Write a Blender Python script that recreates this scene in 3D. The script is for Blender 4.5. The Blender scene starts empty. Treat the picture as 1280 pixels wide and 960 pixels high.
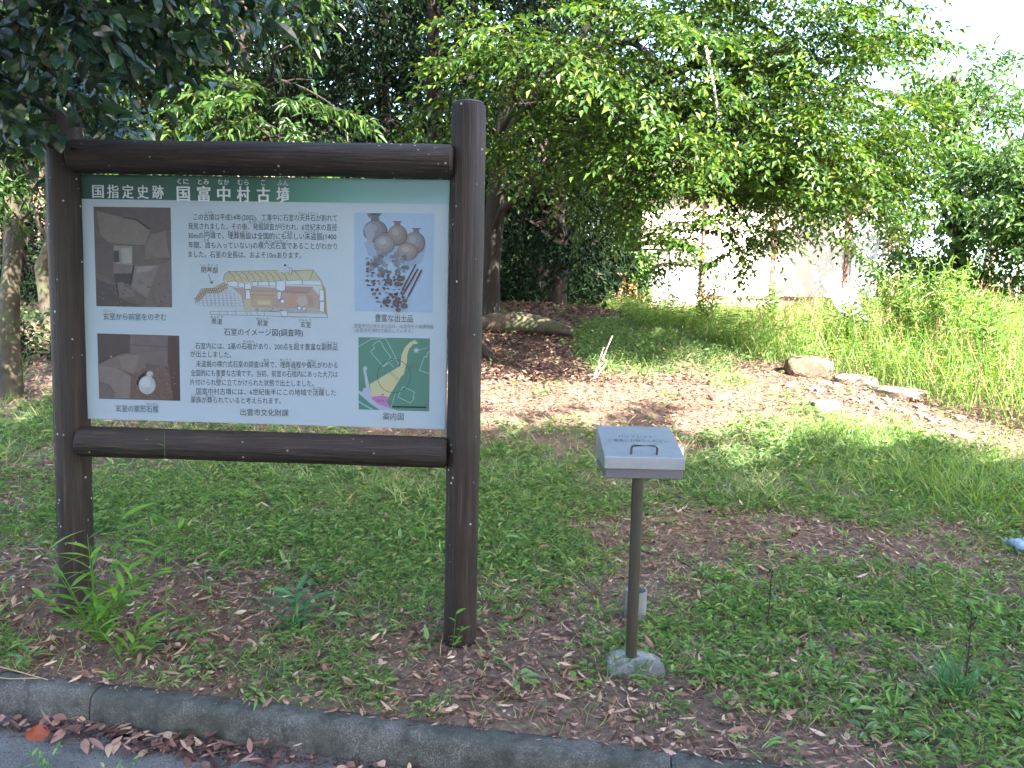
import bpy, math, random
import numpy as np
from mathutils import Vector, Matrix
R = np.random.default_rng(7)
random.seed(7)
sc = bpy.context.scene
COL = sc.collection

# ------------------------------------------------------------------ camera, sky, sun, exposure
CAM_H, PITCH, ROLL = 1.53, 0.091, 0.023
def cam_axes():
    cp, sp, cr, sr = math.cos(PITCH), math.sin(PITCH), math.cos(ROLL), math.sin(ROLL)
    f = Vector((0, cp, -sp)); u0 = Vector((0, sp, cp)); r0 = Vector((1, 0, 0))
    return cr*r0 + sr*u0, -sr*r0 + cr*u0, f
cr_, cu_, cf_ = cam_axes()
cd = bpy.data.cameras.new('camera'); cam = bpy.data.objects.new('camera', cd); COL.objects.link(cam)
cd.sensor_width = 36; cd.lens = 950/1280*36; cd.clip_start = 0.05; cd.clip_end = 1000
m = Matrix((cr_, cu_, -cf_)).transposed().to_4x4(); m.translation = (0, 0, CAM_H); cam.matrix_world = m
sc.camera = cam
SUN = Vector((0.45, -0.75, 0.62)).normalized()
w = bpy.data.worlds.new('World'); sc.world = w; w.use_nodes = True
nt = w.node_tree; sky = nt.nodes.new('ShaderNodeTexSky'); sky.sky_type = 'NISHITA'; sky.sun_disc = False
sky.sun_elevation = math.asin(SUN.z); sky.sun_rotation = math.atan2(SUN.x, SUN.y)
sky.dust_density = 2.0; sky.air_density = 1.0
bg = nt.nodes['Background']; bg.inputs[1].default_value = 0.12; nt.links.new(sky.outputs[0], bg.inputs[0])
sl = bpy.data.lights.new('sun', 'SUN'); sl.energy = 3.9; sl.angle = math.radians(0.5); sl.color = (1, 0.94, 0.85)
so = bpy.data.objects.new('sun', sl); COL.objects.link(so); so.rotation_euler = SUN.to_track_quat('Z', 'Y').to_euler()
sc.view_settings.view_transform = 'Standard'; sc.view_settings.look = 'None'
sc.view_settings.exposure = 3.7; sc.view_settings.gamma = 1; sc.view_settings.use_curve_mapping = False

# ------------------------------------------------------------------ helpers
def tag(o, label, cat, group=None, kind=None):
    if label: o['label'] = label
    if cat: o['category'] = cat
    if group: o['group'] = group
    if kind: o['kind'] = kind
    return o
def empty(name, loc, label, cat, group=None):
    o = bpy.data.objects.new(name, None); COL.objects.link(o); o.location = loc; o.empty_display_size = .1
    return tag(o, label, cat, group)

class Geo:
    """collects triangles / quads with a per-face random value and material slot"""
    def __init__(s): s.v = []; s.n = 0; s.f = {3: [], 4: []}; s.r = {3: [], 4: []}; s.m = {3: [], 4: []}
    def add(s, V, F, r=None, mi=0):
        V = np.asarray(V, float).reshape(-1, 3); F = np.asarray(F, int)
        if len(F) == 0: s.v.append(V); s.n += len(V); return
        k = F.shape[1]
        s.f[k].append(F + s.n); s.v.append(V); s.n += len(V)
        s.r[k].append(R.random(len(F)) if r is None else np.broadcast_to(np.asarray(r, float), (len(F),)))
        s.m[k].append(np.full(len(F), mi, int))
    def more(s, F, r, mi=0):          # further faces on the vertices added last (F absolute)
        k = F.shape[1]; s.f[k].append(F); s.r[k].append(np.broadcast_to(r, (len(F),))); s.m[k].append(np.full(len(F), mi, int))
    def build(s, name, mats, parent=None, loc=None, smooth=False, local=None):
        V = np.concatenate(s.v); me = bpy.data.meshes.new(name)
        if local is not None: V = V - np.asarray(local)
        F = []; r = []; mi = []; lens = []
        for k in (3, 4):
            if s.f[k]:
                a = np.concatenate(s.f[k]); F.append(a.ravel()); r.append(np.concatenate(s.r[k])); mi.append(np.concatenate(s.m[k])); lens.append(np.full(len(a), k))
        F = np.concatenate(F); r = np.concatenate(r); mi = np.concatenate(mi); lens = np.concatenate(lens)
        me.vertices.add(len(V)); me.vertices.foreach_set('co', V.ravel())
        me.loops.add(len(F)); me.loops.foreach_set('vertex_index', F.astype(np.int32))
        me.polygons.add(len(lens)); st = np.concatenate([[0], np.cumsum(lens)[:-1]])
        me.polygons.foreach_set('loop_start', st.astype(np.int32))
        me.polygons.foreach_set('material_index', mi.astype(np.int32))
        me.polygons.foreach_set('use_smooth', np.full(len(lens), smooth))
        at = me.attributes.new('rnd', 'FLOAT', 'FACE'); at.data.foreach_set('value', r.astype(np.float32))
        me.update(calc_edges=True); me.validate()
        for mm in (mats if isinstance(mats, (list, tuple)) else [mats]): me.materials.append(mm)
        o = bpy.data.objects.new(name, me); COL.objects.link(o)
        if loc is not None: o.location = loc
        if parent: o.parent = parent
        return o

def norm(a): return a/np.maximum(np.linalg.norm(a, axis=-1, keepdims=True), 1e-9)
def frame(D, N):
    D = norm(D); S = norm(np.cross(D, N)); N2 = np.cross(S, D); return D, S, N2
def col(a, n): return np.broadcast_to(np.asarray(a, float).reshape(-1, 1), (n, 1))
def leaf4(g, P, D, N, L, W, fold=.3, droop=.15, mi=0, r=None, mid=.42):
    n = len(P)
    if n == 0: return
    D, S, N = frame(D, N); L = col(L, n); W = col(W, n)
    b = P; t = P + D*L - N*L*droop; c = P + D*L*mid + N*W*fold*.5
    V = np.stack([b, c + S*W*.5, t, c - S*W*.5], 1); i = np.arange(n)[:, None]*4
    F = np.concatenate([i + [0, 1, 2], i + [0, 2, 3]], 1).reshape(-1, 3)
    rr = R.random(n) if r is None else r
    g.add(V, F, np.repeat(rr, 2), mi)
def leaf8(g, P, D, N, L, W, fold=.3, droop=.2, mi=0, r=None):
    n = len(P)
    if n == 0: return
    D, S, N = frame(D, N); L = col(L, n); W = col(W, n); dr = col(droop, n)
    ax = lambda t: P + D*L*t - N*L*dr*t*t
    up = N*W*fold*.5
    V = np.stack([ax(0), ax(.3), ax(.68), ax(1.), ax(.3)+S*W*.47+up, ax(.66)+S*W*.42+up, ax(.3)-S*W*.47+up, ax(.66)-S*W*.42+up], 1)
    i = np.arange(n)[:, None]*8; rr = R.random(n) if r is None else r
    base = g.n
    T = np.concatenate([i+[0, 4, 1], i+[2, 5, 3], i+[0, 1, 6], i+[2, 3, 7]], 1).reshape(-1, 3)
    Q = np.concatenate([i+[1, 4, 5, 2], i+[1, 2, 7, 6]], 1).reshape(-1, 4)
    g.add(V, T, np.repeat(rr, 4), mi); g.more(Q+base, np.repeat(rr, 2), mi)
def leafs(g, P, D, N, L, W, fold=.25, droop=.2, mi=0, r=None):
    """smooth pointed leaf: midrib plus two outline curves"""
    n = len(P)
    if n == 0: return
    D, S, N = frame(D, N); L = col(L, n); W = col(W, n); dr = col(droop, n)
    ts = np.array([.12, .3, .5, .7, .87]); ws = np.array([.5, .9, 1., .78, .4]); A = []
    ax = lambda t: P + D*L*t - N*L*dr*t*t
    A.append(ax(0))
    for t, w_ in zip(ts, ws): c = ax(t); A += [c, c+S*W*.5*w_+N*W*fold*.5*w_, c-S*W*.5*w_+N*W*fold*.5*w_]
    A.append(ax(1.)); V = np.stack(A, 1); k = V.shape[1]; i = np.arange(n)[:, None]*k; rr = R.random(n) if r is None else r; base = g.n
    T = [i+[0, 2, 1], i+[0, 1, 3], i+[13, 14, k-1], i+[15, 13, k-1]]; Q = []
    for q in range(4): a_ = 1+q*3; Q += [i+[a_, a_+1, a_+4, a_+3], i+[a_+2, a_, a_+3, a_+5]]
    g.add(V, np.concatenate(T, 1).reshape(-1, 3), np.repeat(rr, 4), mi); g.more(np.concatenate(Q, 1).reshape(-1, 4)+base, np.repeat(rr, 8), mi)
def blade(g, P, D, N, L, W, droop=.35, mi=0, r=None):
    n = len(P)
    if n == 0: return
    D, S, N = frame(D, N); L = col(L, n); W = col(W, n); dr = col(droop, n)
    ax = lambda t: P + D*L*t - N*L*dr*t*t
    V = np.stack([ax(0)-S*W*.4, ax(0)+S*W*.4, ax(.5)+S*W*.5, ax(.5)-S*W*.5, ax(1.)], 1)
    i = np.arange(n)[:, None]*5; rr = R.random(n) if r is None else r; base = g.n
    g.add(V, i+[0, 1, 2, 3], rr, mi); g.more((i+[3, 2, 4]+base), rr, mi)
def tube(g, pts, rad, sides=8, mi=0, cap=True, r=.5):
    pts = np.asarray(pts, float); k = len(pts); rad = np.broadcast_to(np.asarray(rad, float), (k,))
    T = norm(np.gradient(pts, axis=0)); ref = np.array([0, 0, 1.]) if abs(T[0][2]) < .9 else np.array([1., 0, 0])
    A = norm(np.cross(T, ref)); B = np.cross(T, A); th = np.linspace(0, 2*np.pi, sides, endpoint=False)
    V = pts[:, None] + rad[:, None, None]*(A[:, None]*np.cos(th)[None, :, None] + B[:, None]*np.sin(th)[None, :, None])
    a = np.arange(k-1)[:, None]*sides; j = np.arange(sides)[None]; j2 = (j+1) % sides
    F = np.stack([a+j, a+j2, a+sides+j2, a+sides+j], -1).reshape(-1, 4); base = g.n
    g.add(V, F, r, mi)
    if cap:
        c = np.concatenate([pts[:1], pts[-1:]]); b2 = g.n; g.add(c, np.zeros((0, 3), int))
        j = np.arange(sides); j2 = (j+1) % sides
        g.more(np.stack([np.full(sides, b2), base+j2, base+j], -1), r, mi)
        e = base+(k-1)*sides; g.more(np.stack([np.full(sides, b2+1), e+j, e+j2], -1), r, mi)
def curve_pts(a, b, sag=0., n=7, wob=.0):
    t = np.linspace(0, 1, n)[:, None]; a = np.asarray(a, float); b = np.asarray(b, float)
    p = a*(1-t)+b*t; p[:, 2] += sag*4*(t*(1-t))[:, 0]
    if wob: p[1:-1] += R.normal(0, wob, (n-2, 3))
    return p
def box(g, c, s, rot=0., mi=0, r=.5):
    c = np.asarray(c, float); h = np.asarray(s, float)/2
    V = np.array([[x, y, z] for x in (-1, 1) for y in (-1, 1) for z in (-1, 1)])*h
    ca, sa = math.cos(rot), math.sin(rot); V = V @ np.array([[ca, sa, 0], [-sa, ca, 0], [0, 0, 1]]) + c
    g.add(V, np.array([[0, 1, 3, 2], [4, 6, 7, 5], [0, 4, 5, 1], [2, 3, 7, 6], [0, 2, 6, 4], [1, 5, 7, 3]]), r, mi)
def bevel(o, wd, seg=2, ang=40):
    b = o.modifiers.new('bevel', 'BEVEL'); b.width = wd; b.segments = seg; b.limit_method = 'ANGLE'; b.angle_limit = math.radians(ang); return o
def smooth_by_angle(o, deg=40):
    me = o.data; me.polygons.foreach_set('use_smooth', np.ones(len(me.polygons), bool))
    try: me.set_sharp_from_angle(angle=math.radians(deg))
    except Exception: pass
    return o

_grid = R.random((64, 64, 8))
def vnoise(x, y, k=0):
    xi = np.floor(x).astype(int); yi = np.floor(y).astype(int); fx = x-xi; fy = y-yi
    fx = fx*fx*(3-2*fx); fy = fy*fy*(3-2*fy); G = _grid[:, :, k]; a = lambda i, j: G[(xi+i) % 64, (yi+j) % 64]
    return (a(0, 0)*(1-fx)+a(1, 0)*fx)*(1-fy)+(a(0, 1)*(1-fx)+a(1, 1)*fx)*fy
def fbm(x, y, k=0, o=3):
    s = 0; a = .5; t = 0
    for i in range(o): s = s+a*vnoise(x*2**i+17*i, y*2**i+5*i, (k+i) % 8); t += a; a *= .5
    return s/t

# ------------------------------------------------------------------ materials
def L3(*c): return tuple(((x/255)/12.92 if x/255 <= .04045 else ((x/255+.055)/1.055)**2.4) for x in c)
class NB:
    def __init__(s, name):
        s.m = bpy.data.materials.new(name); s.m.use_nodes = True; s.t = s.m.node_tree; s.p = s.t.nodes['Principled BSDF']; s.out = s.t.nodes['Material Output']
    def n(s, typ, **kw):
        x = s.t.nodes.new(typ)
        for k, v in kw.items():
            if k.startswith('i_'):
                key = k[2:]; x.inputs[int(key) if key.isdigit() else key.replace('_', ' ')].default_value = v
            else: setattr(x, k, v)
        return x
    def l(s, a, b): s.t.links.new(a, b)
    def ramp(s, fac, stops, interp='LINEAR'):
        x = s.n('ShaderNodeValToRGB'); e = x.color_ramp.elements; x.color_ramp.interpolation = interp
        while len(e) < len(stops): e.new(.5)
        for k, (p, c) in enumerate(stops): e[k].position = p; e[k].color = (*c, 1) if len(c) == 3 else c
        s.l(fac, x.inputs[0]); return x.outputs[0]
    def coord(s, scale=(1, 1, 1), which='Object'):
        c = s.n('ShaderNodeTexCoord'); mp = s.n('ShaderNodeMapping'); mp.inputs['Scale'].default_value = scale; s.l(c.outputs[which], mp.inputs[0]); return mp.outputs[0]
    def noise(s, vec, scale, detail=4, rough=.6):
        x = s.n('ShaderNodeTexNoise'); x.inputs['Scale'].default_value = scale; x.inputs['Detail'].default_value = detail; x.inputs['Roughness'].default_value = rough
        if vec is not None: s.l(vec, x.inputs['Vector'])
        return x.outputs['Fac']
    def mix(s, fac, a, b, mode='MIX'):
        x = s.n('ShaderNodeMix', data_type='RGBA', blend_type=mode)
        for i, v in ((0, fac), (6, a), (7, b)):
            if isinstance(v, (int, float)): x.inputs[i].default_value = v
            elif isinstance(v, tuple): x.inputs[i].default_value = (*v, 1) if len(v) == 3 else v
            else: s.l(v, x.inputs[i])
        return x.outputs[2]
    def bump(s, h, strength=.4, dist=.01):
        b = s.n('ShaderNodeBump'); b.inputs['Strength'].default_value = strength; b.inputs['Distance'].default_value = dist; s.l(h, b.inputs['Height']); s.l(b.outputs[0], s.p.inputs['Normal'])
    def attr(s, name, out='Fac'):
        a = s.n('ShaderNodeAttribute', attribute_name=name); return a.outputs[out]
    def base(s, c):
        if isinstance(c, tuple): s.p.inputs['Base Color'].default_value = (*c, 1)
        else: s.l(c, s.p.inputs['Base Color'])
    def rough(s, v): s.p.inputs['Roughness'].default_value = v

def leaf_mat(name, stops, trans=.35, rough=.45, spec=.4, tint=(1.35, 1.3, .4)):
    b = NB(name); c = b.ramp(b.attr('rnd'), stops); b.base(c); b.rough(rough); b.p.inputs['Specular IOR Level'].default_value = spec
    if trans:
        tr = b.n('ShaderNodeBsdfTranslucent'); b.l(b.mix(1., c, tint, 'MULTIPLY'), tr.inputs[0])
        mx = b.n('ShaderNodeMixShader'); mx.inputs[0].default_value = trans; b.l(b.p.outputs[0], mx.inputs[1]); b.l(tr.outputs[0], mx.inputs[2]); b.l(mx.outputs[0], b.out.inputs[0])
    return b.m
def plain(name, c, rough=.6, metal=0., var=.15, scale=8, bumpk=0., spec=.5):
    b = NB(name); v = b.coord(); n = b.noise(v, scale, 5)
    b.base(b.mix(n, tuple(x*(1-var*1.6) for x in c), tuple(min(1, x*(1+var)) for x in c))); b.rough(rough); b.p.inputs['Metallic'].default_value = metal; b.p.inputs['Specular IOR Level'].default_value = spec
    if bumpk: b.bump(b.noise(v, scale*6, 4), bumpk, .01)
    return b.m

M = {}
M['zelkova'] = leaf_mat('zelkova_leaf', [(0, (.018, .052, .009)), (.45, (.036, .088, .013)), (.8, (.075, .135, .019)), (1, (.13, .18, .028))], .36, .42, .3)
M['camellia'] = leaf_mat('camellia_leaf', [(0, (.008, .026, .012)), (.6, (.014, .042, .018)), (1, (.03, .075, .025))], .12, .24, .6)
M['laurel'] = leaf_mat('laurel_leaf', [(0, (.018, .048, .011)), (.6, (.034, .08, .016)), (1, (.08, .13, .026))], .3, .4, .3)
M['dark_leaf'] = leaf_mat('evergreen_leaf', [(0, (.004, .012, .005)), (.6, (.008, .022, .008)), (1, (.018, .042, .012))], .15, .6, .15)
M['mid_leaf'] = leaf_mat('woodland_leaf', [(0, (.028, .072, .022)), (.6, (.055, .115, .034)), (1, (.10, .17, .05))], .38, .5, .25)
M['ivy'] = leaf_mat('ivy_leaf', [(0, (.05, .11, .02)), (.6, (.08, .17, .03)), (1, (.14, .23, .05))], .35)
M['herb'] = leaf_mat('herb_leaf', [(0, (.065, .135, .048)), (.45, (.12, .22, .078)), (.85, (.19, .295, .10)), (1, (.33, .35, .16))], .38, .5)
M['grass'] = leaf_mat('grass_blade', [(0, (.10, .17, .065)), (.45, (.17, .25, .09)), (.72, (.25, .31, .11)), (1, (.44, .38, .22))], .35, .5)
M['tall'] = leaf_mat('tall_grass_blade', [(0, (.09, .18, .045)), (.6, (.15, .26, .06)), (.9, (.22, .30, .085)), (1, (.38, .34, .18))], .4, .55)
M['bamboo'] = leaf_mat('bamboo_grass_leaf', [(0, (.07, .18, .03)), (.6, (.12, .26, .04)), (1, (.18, .32, .05))], .4, .4)
M['blue_herb'] = leaf_mat('blue_green_leaf', [(0, (.035, .12, .05)), (1, (.06, .18, .07))], .3, .4)
M['litter'] = leaf_mat('dead_leaf', [(0, (.05, .026, .018)), (.25, (.12, .058, .038)), (.5, (.20, .10, .066)), (.75, (.29, .165, .115)), (.92, (.39, .265, .185)), (1, (.50, .39, .27))], .08, .6, .35, (1.1, .9, .7))
M['red_litter'] = leaf_mat('red_dead_leaf', [(0, (.030, .014, .012)), (.3, (.085, .040, .033)), (.6, (.19, .095, .075)), (.82, (.30, .17, .13)), (1, (.42, .30, .19))], .08, .55, .4, (1.1, .9, .7))
M['straw'] = leaf_mat('dry_straw', [(0, (.16, .085, .05)), (.6, (.28, .16, .09)), (1, (.40, .27, .16))], .1, .7, .3, (1.1, .9, .7))
M['orange_leaf'] = leaf_mat('orange_leaf', [(0, (.22, .05, .018)), (1, (.26, .06, .02))], .1, .45, .4, (1.1, .9, .7))

def bark(name, c1, c2, sc=(14, 14, 3), moss=0.):
    b = NB(name); v = b.coord(sc); n = b.noise(v, 1.2, 6, .7); c = b.ramp(n, [(.3, c1), (.7, c2)])
    if moss: c = b.mix(b.ramp(b.noise(b.coord(), 4, 3), [(.5, (0, 0, 0)), (.68, (moss,)*3)]), c, (.06, .09, .03))
    b.base(c); b.rough(.9); b.bump(n, .8, .03); return b.m
M['bark_dark'] = bark('dark_bark', (.008, .006, .0045), (.028, .021, .016))
M['bark_pale'] = bark('pale_bark', (.016, .013, .008), (.065, .052, .030), (6, 6, 4), .6)
M['bark_red'] = bark('reddish_bark', (.012, .0065, .005), (.042, .025, .019))
M['bark_grey'] = bark('grey_bark', (.12, .10, .08), (.34, .30, .25), (8, 8, 3))

# board timber: dark stained log with grain, chips and pale flecks
def timber(name, axis):
    b = NB(name); scl = [48, 48, 48]; scl[axis] = 1.4
    v = b.coord(tuple(scl)); n = b.noise(v, 1.6, 7, .65); w1 = b.noise(b.coord(), 3.0, 3)
    c = b.ramp(n, [(.32, (.003, .0020, .0016)), (.47, (.0115, .0070, .0052)), (.57, (.023, .0142, .0108)), (.72, (.066, .043, .033))])
    c = b.mix(b.ramp(w1, [(.35, (0, 0, 0)), (.75, (.5, .5, .5))]), c, (.040, .0265, .0215))
    vo = b.n('ShaderNodeTexVoronoi'); vo.inputs['Scale'].default_value = 24; b.l(b.coord(), vo.inputs['Vector'])
    gate = b.ramp(b.noise(b.coord(), 4, 3), [(.46, (0, 0, 0)), (.56, (1, 1, 1))])
    fl = b.ramp(vo.outputs['Distance'], [(.10, (1, 1, 1)), (.15, (0, 0, 0))])
    sel = b.ramp(vo.outputs['Color'], [(.42, (0, 0, 0)), (.44, (1, 1, 1))])
    fk = b.mix(1., b.mix(1., fl, gate, 'MULTIPLY'), sel, 'MULTIPLY')
    c = b.mix(fk, c, (.42, .42, .40)); b.base(c); b.rough(.55); b.p.inputs['Specular IOR Level'].default_value = .35; b.bump(n, .9, .014); return b.m
M['log_v'] = timber('stained_post', 2); M['log_h'] = timber('stained_rail', 0)
M['cap'] = plain('post_cap', (.035, .032, .034), .5, 0, .2, 20)

def concrete(name, c, dark):
    b = NB(name); v = b.coord(); n = b.noise(v, 3.5, 6, .65); f = b.noise(v, 160, 3, .7)
    k = b.ramp(n, [(.3, dark), (.72, c)]); k = b.mix(b.ramp(f, [(.47, (0, 0, 0)), (.66, (.8,)*3)]), k, tuple(min(1, x*2.1) for x in c))
    k = b.mix(b.ramp(f, [(.28, (.8,)*3), (.4, (0, 0, 0))]), k, tuple(x*.5 for x in dark))
    k = b.mix(b.ramp(b.noise(v, 2.6, 5, .7), [(.42, (0,)*3), (.60, (.85,)*3)]), k, (.026, .031, .021)); k = b.mix(b.ramp(b.noise(v, 14, 4, .7), [(.46, (0,)*3), (.66, (.8,)*3)]), k, tuple(x*.55 for x in dark))
    b.base(k); b.rough(.85); b.bump(f, .5, .006); return b.m
M['kerb'] = concrete('weathered_kerb_concrete', (.090, .087, .080), (.028, .027, .023))
M['footing'] = concrete('footing_concrete', (.26, .255, .24), (.12, .118, .108))
def road_mat():
    b = NB('worn_road_surface'); v = b.coord(); n = b.noise(v, 4, 5); f = b.noise(v, 90, 3, .75)
    vo = b.n('ShaderNodeTexVoronoi'); vo.inputs['Scale'].default_value = 95; b.l(v, vo.inputs['Vector'])
    k = b.ramp(n, [(.3, (.060, .060, .058)), (.7, (.125, .124, .120))]); k = b.mix(b.ramp(f, [(.36, (1, 1, 1)), (.46, (0, 0, 0))]), k, (.025, .025, .027))
    k = b.mix(b.ramp(vo.outputs['Distance'], [(.12, (.7,)*3), (.3, (0, 0, 0))]), k, (.22, .22, .22))
    b.base(k); b.rough(.9); b.bump(f, .8, .012); return b.m
M['road'] = road_mat()
def ground_mat():
    b = NB('soil_and_moss'); v = b.coord(); n = b.noise(v, 2.2, 6, .65); f = b.noise(v, 28, 5, .7); f2 = b.noise(v, 90, 3, .7)
    soil = b.ramp(f, [(.25, (.045, .030, .021)), (.46, (.10, .064, .043)), (.62, (.165, .108, .075)), (.78, (.27, .185, .13))])
    green = b.ramp(f2, [(.3, (.035, .07, .02)), (.55, (.08, .13, .04)), (.75, (.15, .19, .075))])
    gk = b.n('ShaderNodeMath', operation='MULTIPLY_ADD'); b.l(n, gk.inputs[0]); gk.inputs[1].default_value = .7; b.l(b.attr('green'), gk.inputs[2])
    b.base(b.mix(b.ramp(gk.outputs[0], [(.62, (0,)*3), (.95, (.85,)*3)]), soil, green)); b.rough(.95); b.bump(f, 1., .03); return b.m
M['ground'] = ground_mat()
M['steel'] = plain('brushed_steel', (.24, .265, .30), .36, .45, .12, 30)
M['shaded_steel'] = plain('shaded_steel_face', (.105, .105, .12), .4, .3, .10, 60)  # same metal as the lid, shade of the upright faces put into the colour
M['chrome'] = plain('handle_steel', (.10, .10, .10), .3, .6, .05)
M['post_brown'] = plain('brown_painted_steel', (.046, .039, .028), .45, .2, .25, 14)
M['ink_dark'] = plain('dark_ink', (.045, .055, .065), .6, 0, 0)
M['ink_grey'] = plain('grey_ink', (.085, .10, .12), .6, 0, 0)
M['white_ink'] = plain('white_ink', (.36, .41, .45), .5, 0, 0)
M['grey_pvc'] = plain('grey_pvc', (.16, .17, .175), .4, 0, .15, 10)
M['white_plastic'] = plain('white_plastic', (.72, .74, .75), .4, 0, .05)
M['stone'] = plain('brown_stone', (.115, .082, .055), .9, 0, .55, 9, 1.)
M['stone_pale'] = plain('pale_stone', (.19, .15, .115), .9, 0, .4, 5, .8)
M['mossy_wood'] = bark('mossy_dead_wood', (.03, .022, .016), (.12, .085, .055), (9, 9, 9), .7)
M['twig'] = plain('dry_twig', (.36, .27, .13), .7, 0, .3, 30)
M['dead_stick'] = plain('bleached_stick', (.42, .36, .30), .8, 0, .3, 20)
M['blue_sheet'] = plain('pale_blue_sheet', (.22, .29, .36), .5, 0, .3, 9)
M['tarp'] = plain('white_sheet', (.80, .84, .88), .5, 0, .05)
M['wall'] = plain('cream_plaster', (.60, .52, .43), .85, 0, .10, 2, .2)
M['brown_trim'] = plain('red_brown_timber', (.17, .075, .05), .7, 0, .3, 10)
M['plinth'] = plain('grey_plinth', (.36, .34, .30), .9, 0, .2, 4, .3)
M['roof'] = plain('brown_roof_sheet', (.10, .06, .045), .6, 0, .25, 5)
M['alu'] = plain('grey_door_frame', (.45, .45, .44), .45, .3, .1)
M['pane'] = plain('frosted_pane', (.70, .74, .78), .25, 0, .1, 3)
M['dark_pane'] = plain('dark_transom', (.09, .08, .065), .4, 0, .3, 3)
M['rust_board'] = plain('orange_rusty_board', (.42, .20, .08), .8, 0, .35, 6)
M['shed_shade'] = plain('shed_inside_shade', (.02, .019, .017), .9, 0, .2)  # shade of the lean-to's opening put into a near-black panel colour
M['dry_vine'] = leaf_mat('dry_vine', [(0, (.24, .17, .08)), (1, (.42, .33, .17))], .15, .8)

# ------------------------------------------------------------------ the ground
KA = np.array([-2.27, 3.27]); KD = np.array([.9845, -.1756]); KD /= np.linalg.norm(KD); KN = np.array([-KD[1], KD[0]])
KTOP, ROADZ = -.10, -.235
PY = [-60, 3.9, 4.6, 5.2, 6, 7, 8, 9, 10, 11, 12, 13.5, 15, 18, 30, 80, 260]
PZ = [-.105, -.10, -.05, .01, .13, .30, .50, .70, .90, 1.08, 1.24, 1.40, 1.47, 1.5, 1.7, 2.0, 2.2]
def gz(x, y):
    x = np.asarray(x, float); y = np.asarray(y, float)
    z = np.interp(y, PY, PZ)
    z = z + .34*np.exp(-((x-.2)/2.4)**2-((y-13)/2.6)**2)                     # leaf mound under the big tree
    z = z + np.clip((y-4.2)/2, 0, 1)*(.07*(fbm(x*.9, y*.9, 1)-.5)+.25*np.clip((x-4.6)/3, 0, 1)*np.exp(-((y-9.5)/3)**2))
    z = z + np.clip((-x-1.2)/2, 0, 1)*np.clip((y-3.2)/1., 0, 1)*.06
    z = z - np.clip((x-9)/6, 0, 1)*np.clip((y-9)/4, 0, 1)*1.2
    z = z+.12*np.exp(-((x+2.5)/.9)**2-((y-4.05)/.45)**2)
    q_ = np.clip((y-21.5)/16, 0, 1); z = z+9*q_*q_*(3-2*q_)*np.clip((3.5-x)/5, 0, 1)
    z = z + .02*(fbm(x*4, y*4, 3)-.5)*np.clip((y-3.2)/1., 0, 1)
    return z
def gauss(x, y, cx, cy, sx, sy): return np.exp(-((x-cx)/sx)**2-((y-cy)/sy)**2)
def path_d(x, y):      # distance to the stony strip that runs down to the right
    a = np.array([3.7, 9.8]); b = np.array([5.6, 6.6]); d = b-a; t = np.clip(((x-a[0])*d[0]+(y-a[1])*d[1])/(d@d), 0, 1.3)
    return np.hypot(x-a[0]-t*d[0]+.25, y-a[1]-t*d[1]+.1)
def green(x, y):
    g = .50+.95*(fbm(x*1.1, y*1.1, 0, 4)-.5)
    g = g+.40*gauss(x, y, -1.6, 5.9, 1.9, 1.1)+.25*gauss(x, y, -.3, 5.2, .8, .9)
    g = g-.65*gauss(x, y, 1.25, 5.25, .6, .3)-.12*gauss(x, y, 2.7, 5.0, 1.2, .6)+.10*gauss(x, y, 2.2, 4.2, 1.4, .7)+.03
    g = g-1.1*gauss(x, y, -.1, 10.8, 1.25, 2.0)-.8*gauss(x, y, .2, 8.6, 1.3, .55)-.5*gauss(x, y, 1.8, 8.5, 1.6, .5)-.9*gauss(x, y, 0, 13.2, 2.5, 1.6)
    g = g+1.0*gauss(x, y, 1.35, 10.6, .6, 1.1)+.8*gauss(x, y, 2.6, 12, 1.4, 1.2)+.5*gauss(x, y, 3.6, 7., 1.6, 1.1)+.35*gauss(x, y, 4.2, 5.6, 1., .9)
    g = g-.35*gauss(x, y, -1.5, 4.4, .8, .45)-.5*gauss(x, y, -2.7, 3.9, 1.0, .5)-.12*gauss(x, y, 1.6, 3.2, 1.4, .7)
    g = g-1.1*np.exp(-(path_d(x, y)/.45)**2)
    g = g-.5*np.clip((y-11)/3, 0, 1)*np.clip((1.-x)/1.5, 0, 1)
    return np.clip(g, 0, 1)
us = np.unique(np.concatenate([np.linspace(-150, -14, 14), np.linspace(-14, 16, 241), np.linspace(16, 150, 14)]))
ss = np.unique(np.concatenate([np.linspace(-.04, 13, 200), np.linspace(13, 30, 60), np.geomspace(30, 320, 20)]))
U, S_ = np.meshgrid(us, ss); X = KA[0]+U*KD[0]+S_*KN[0]; Y = KA[1]+U*KD[1]+S_*KN[1]
Z = gz(X, Y); Z = np.where(S_ < .02, KTOP-.012, Z)
g = Geo(); nx = len(us); ny = len(ss); i = (np.arange(ny-1)[:, None]*nx+np.arange(nx-1)[None]).ravel()
g.add(np.stack([X, Y, Z], -1).reshape(-1, 3), np.stack([i, i+1, i+nx+1, i+nx], -1))
go = g.build('ground', M['ground'], smooth=True); go['kind'] = 'structure'
at_ = go.data.attributes.new('green', 'FLOAT', 'POINT'); at_.data.foreach_set('value', green(X, Y).ravel().astype(np.float32)-.2)
def kw(u, s, z): return np.array([KA[0]+u*KD[0]+s*KN[0], KA[1]+u*KD[1]+s*KN[1], z])
g = Geo(); g.add([kw(-150, -.10, ROADZ), kw(150, -.10, ROADZ), kw(150, -80, ROADZ-.1), kw(-150, -80, ROADZ-.1)], [[0, 3, 2, 1]])
g.build('road', M['road'])['kind'] = 'structure'
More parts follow.
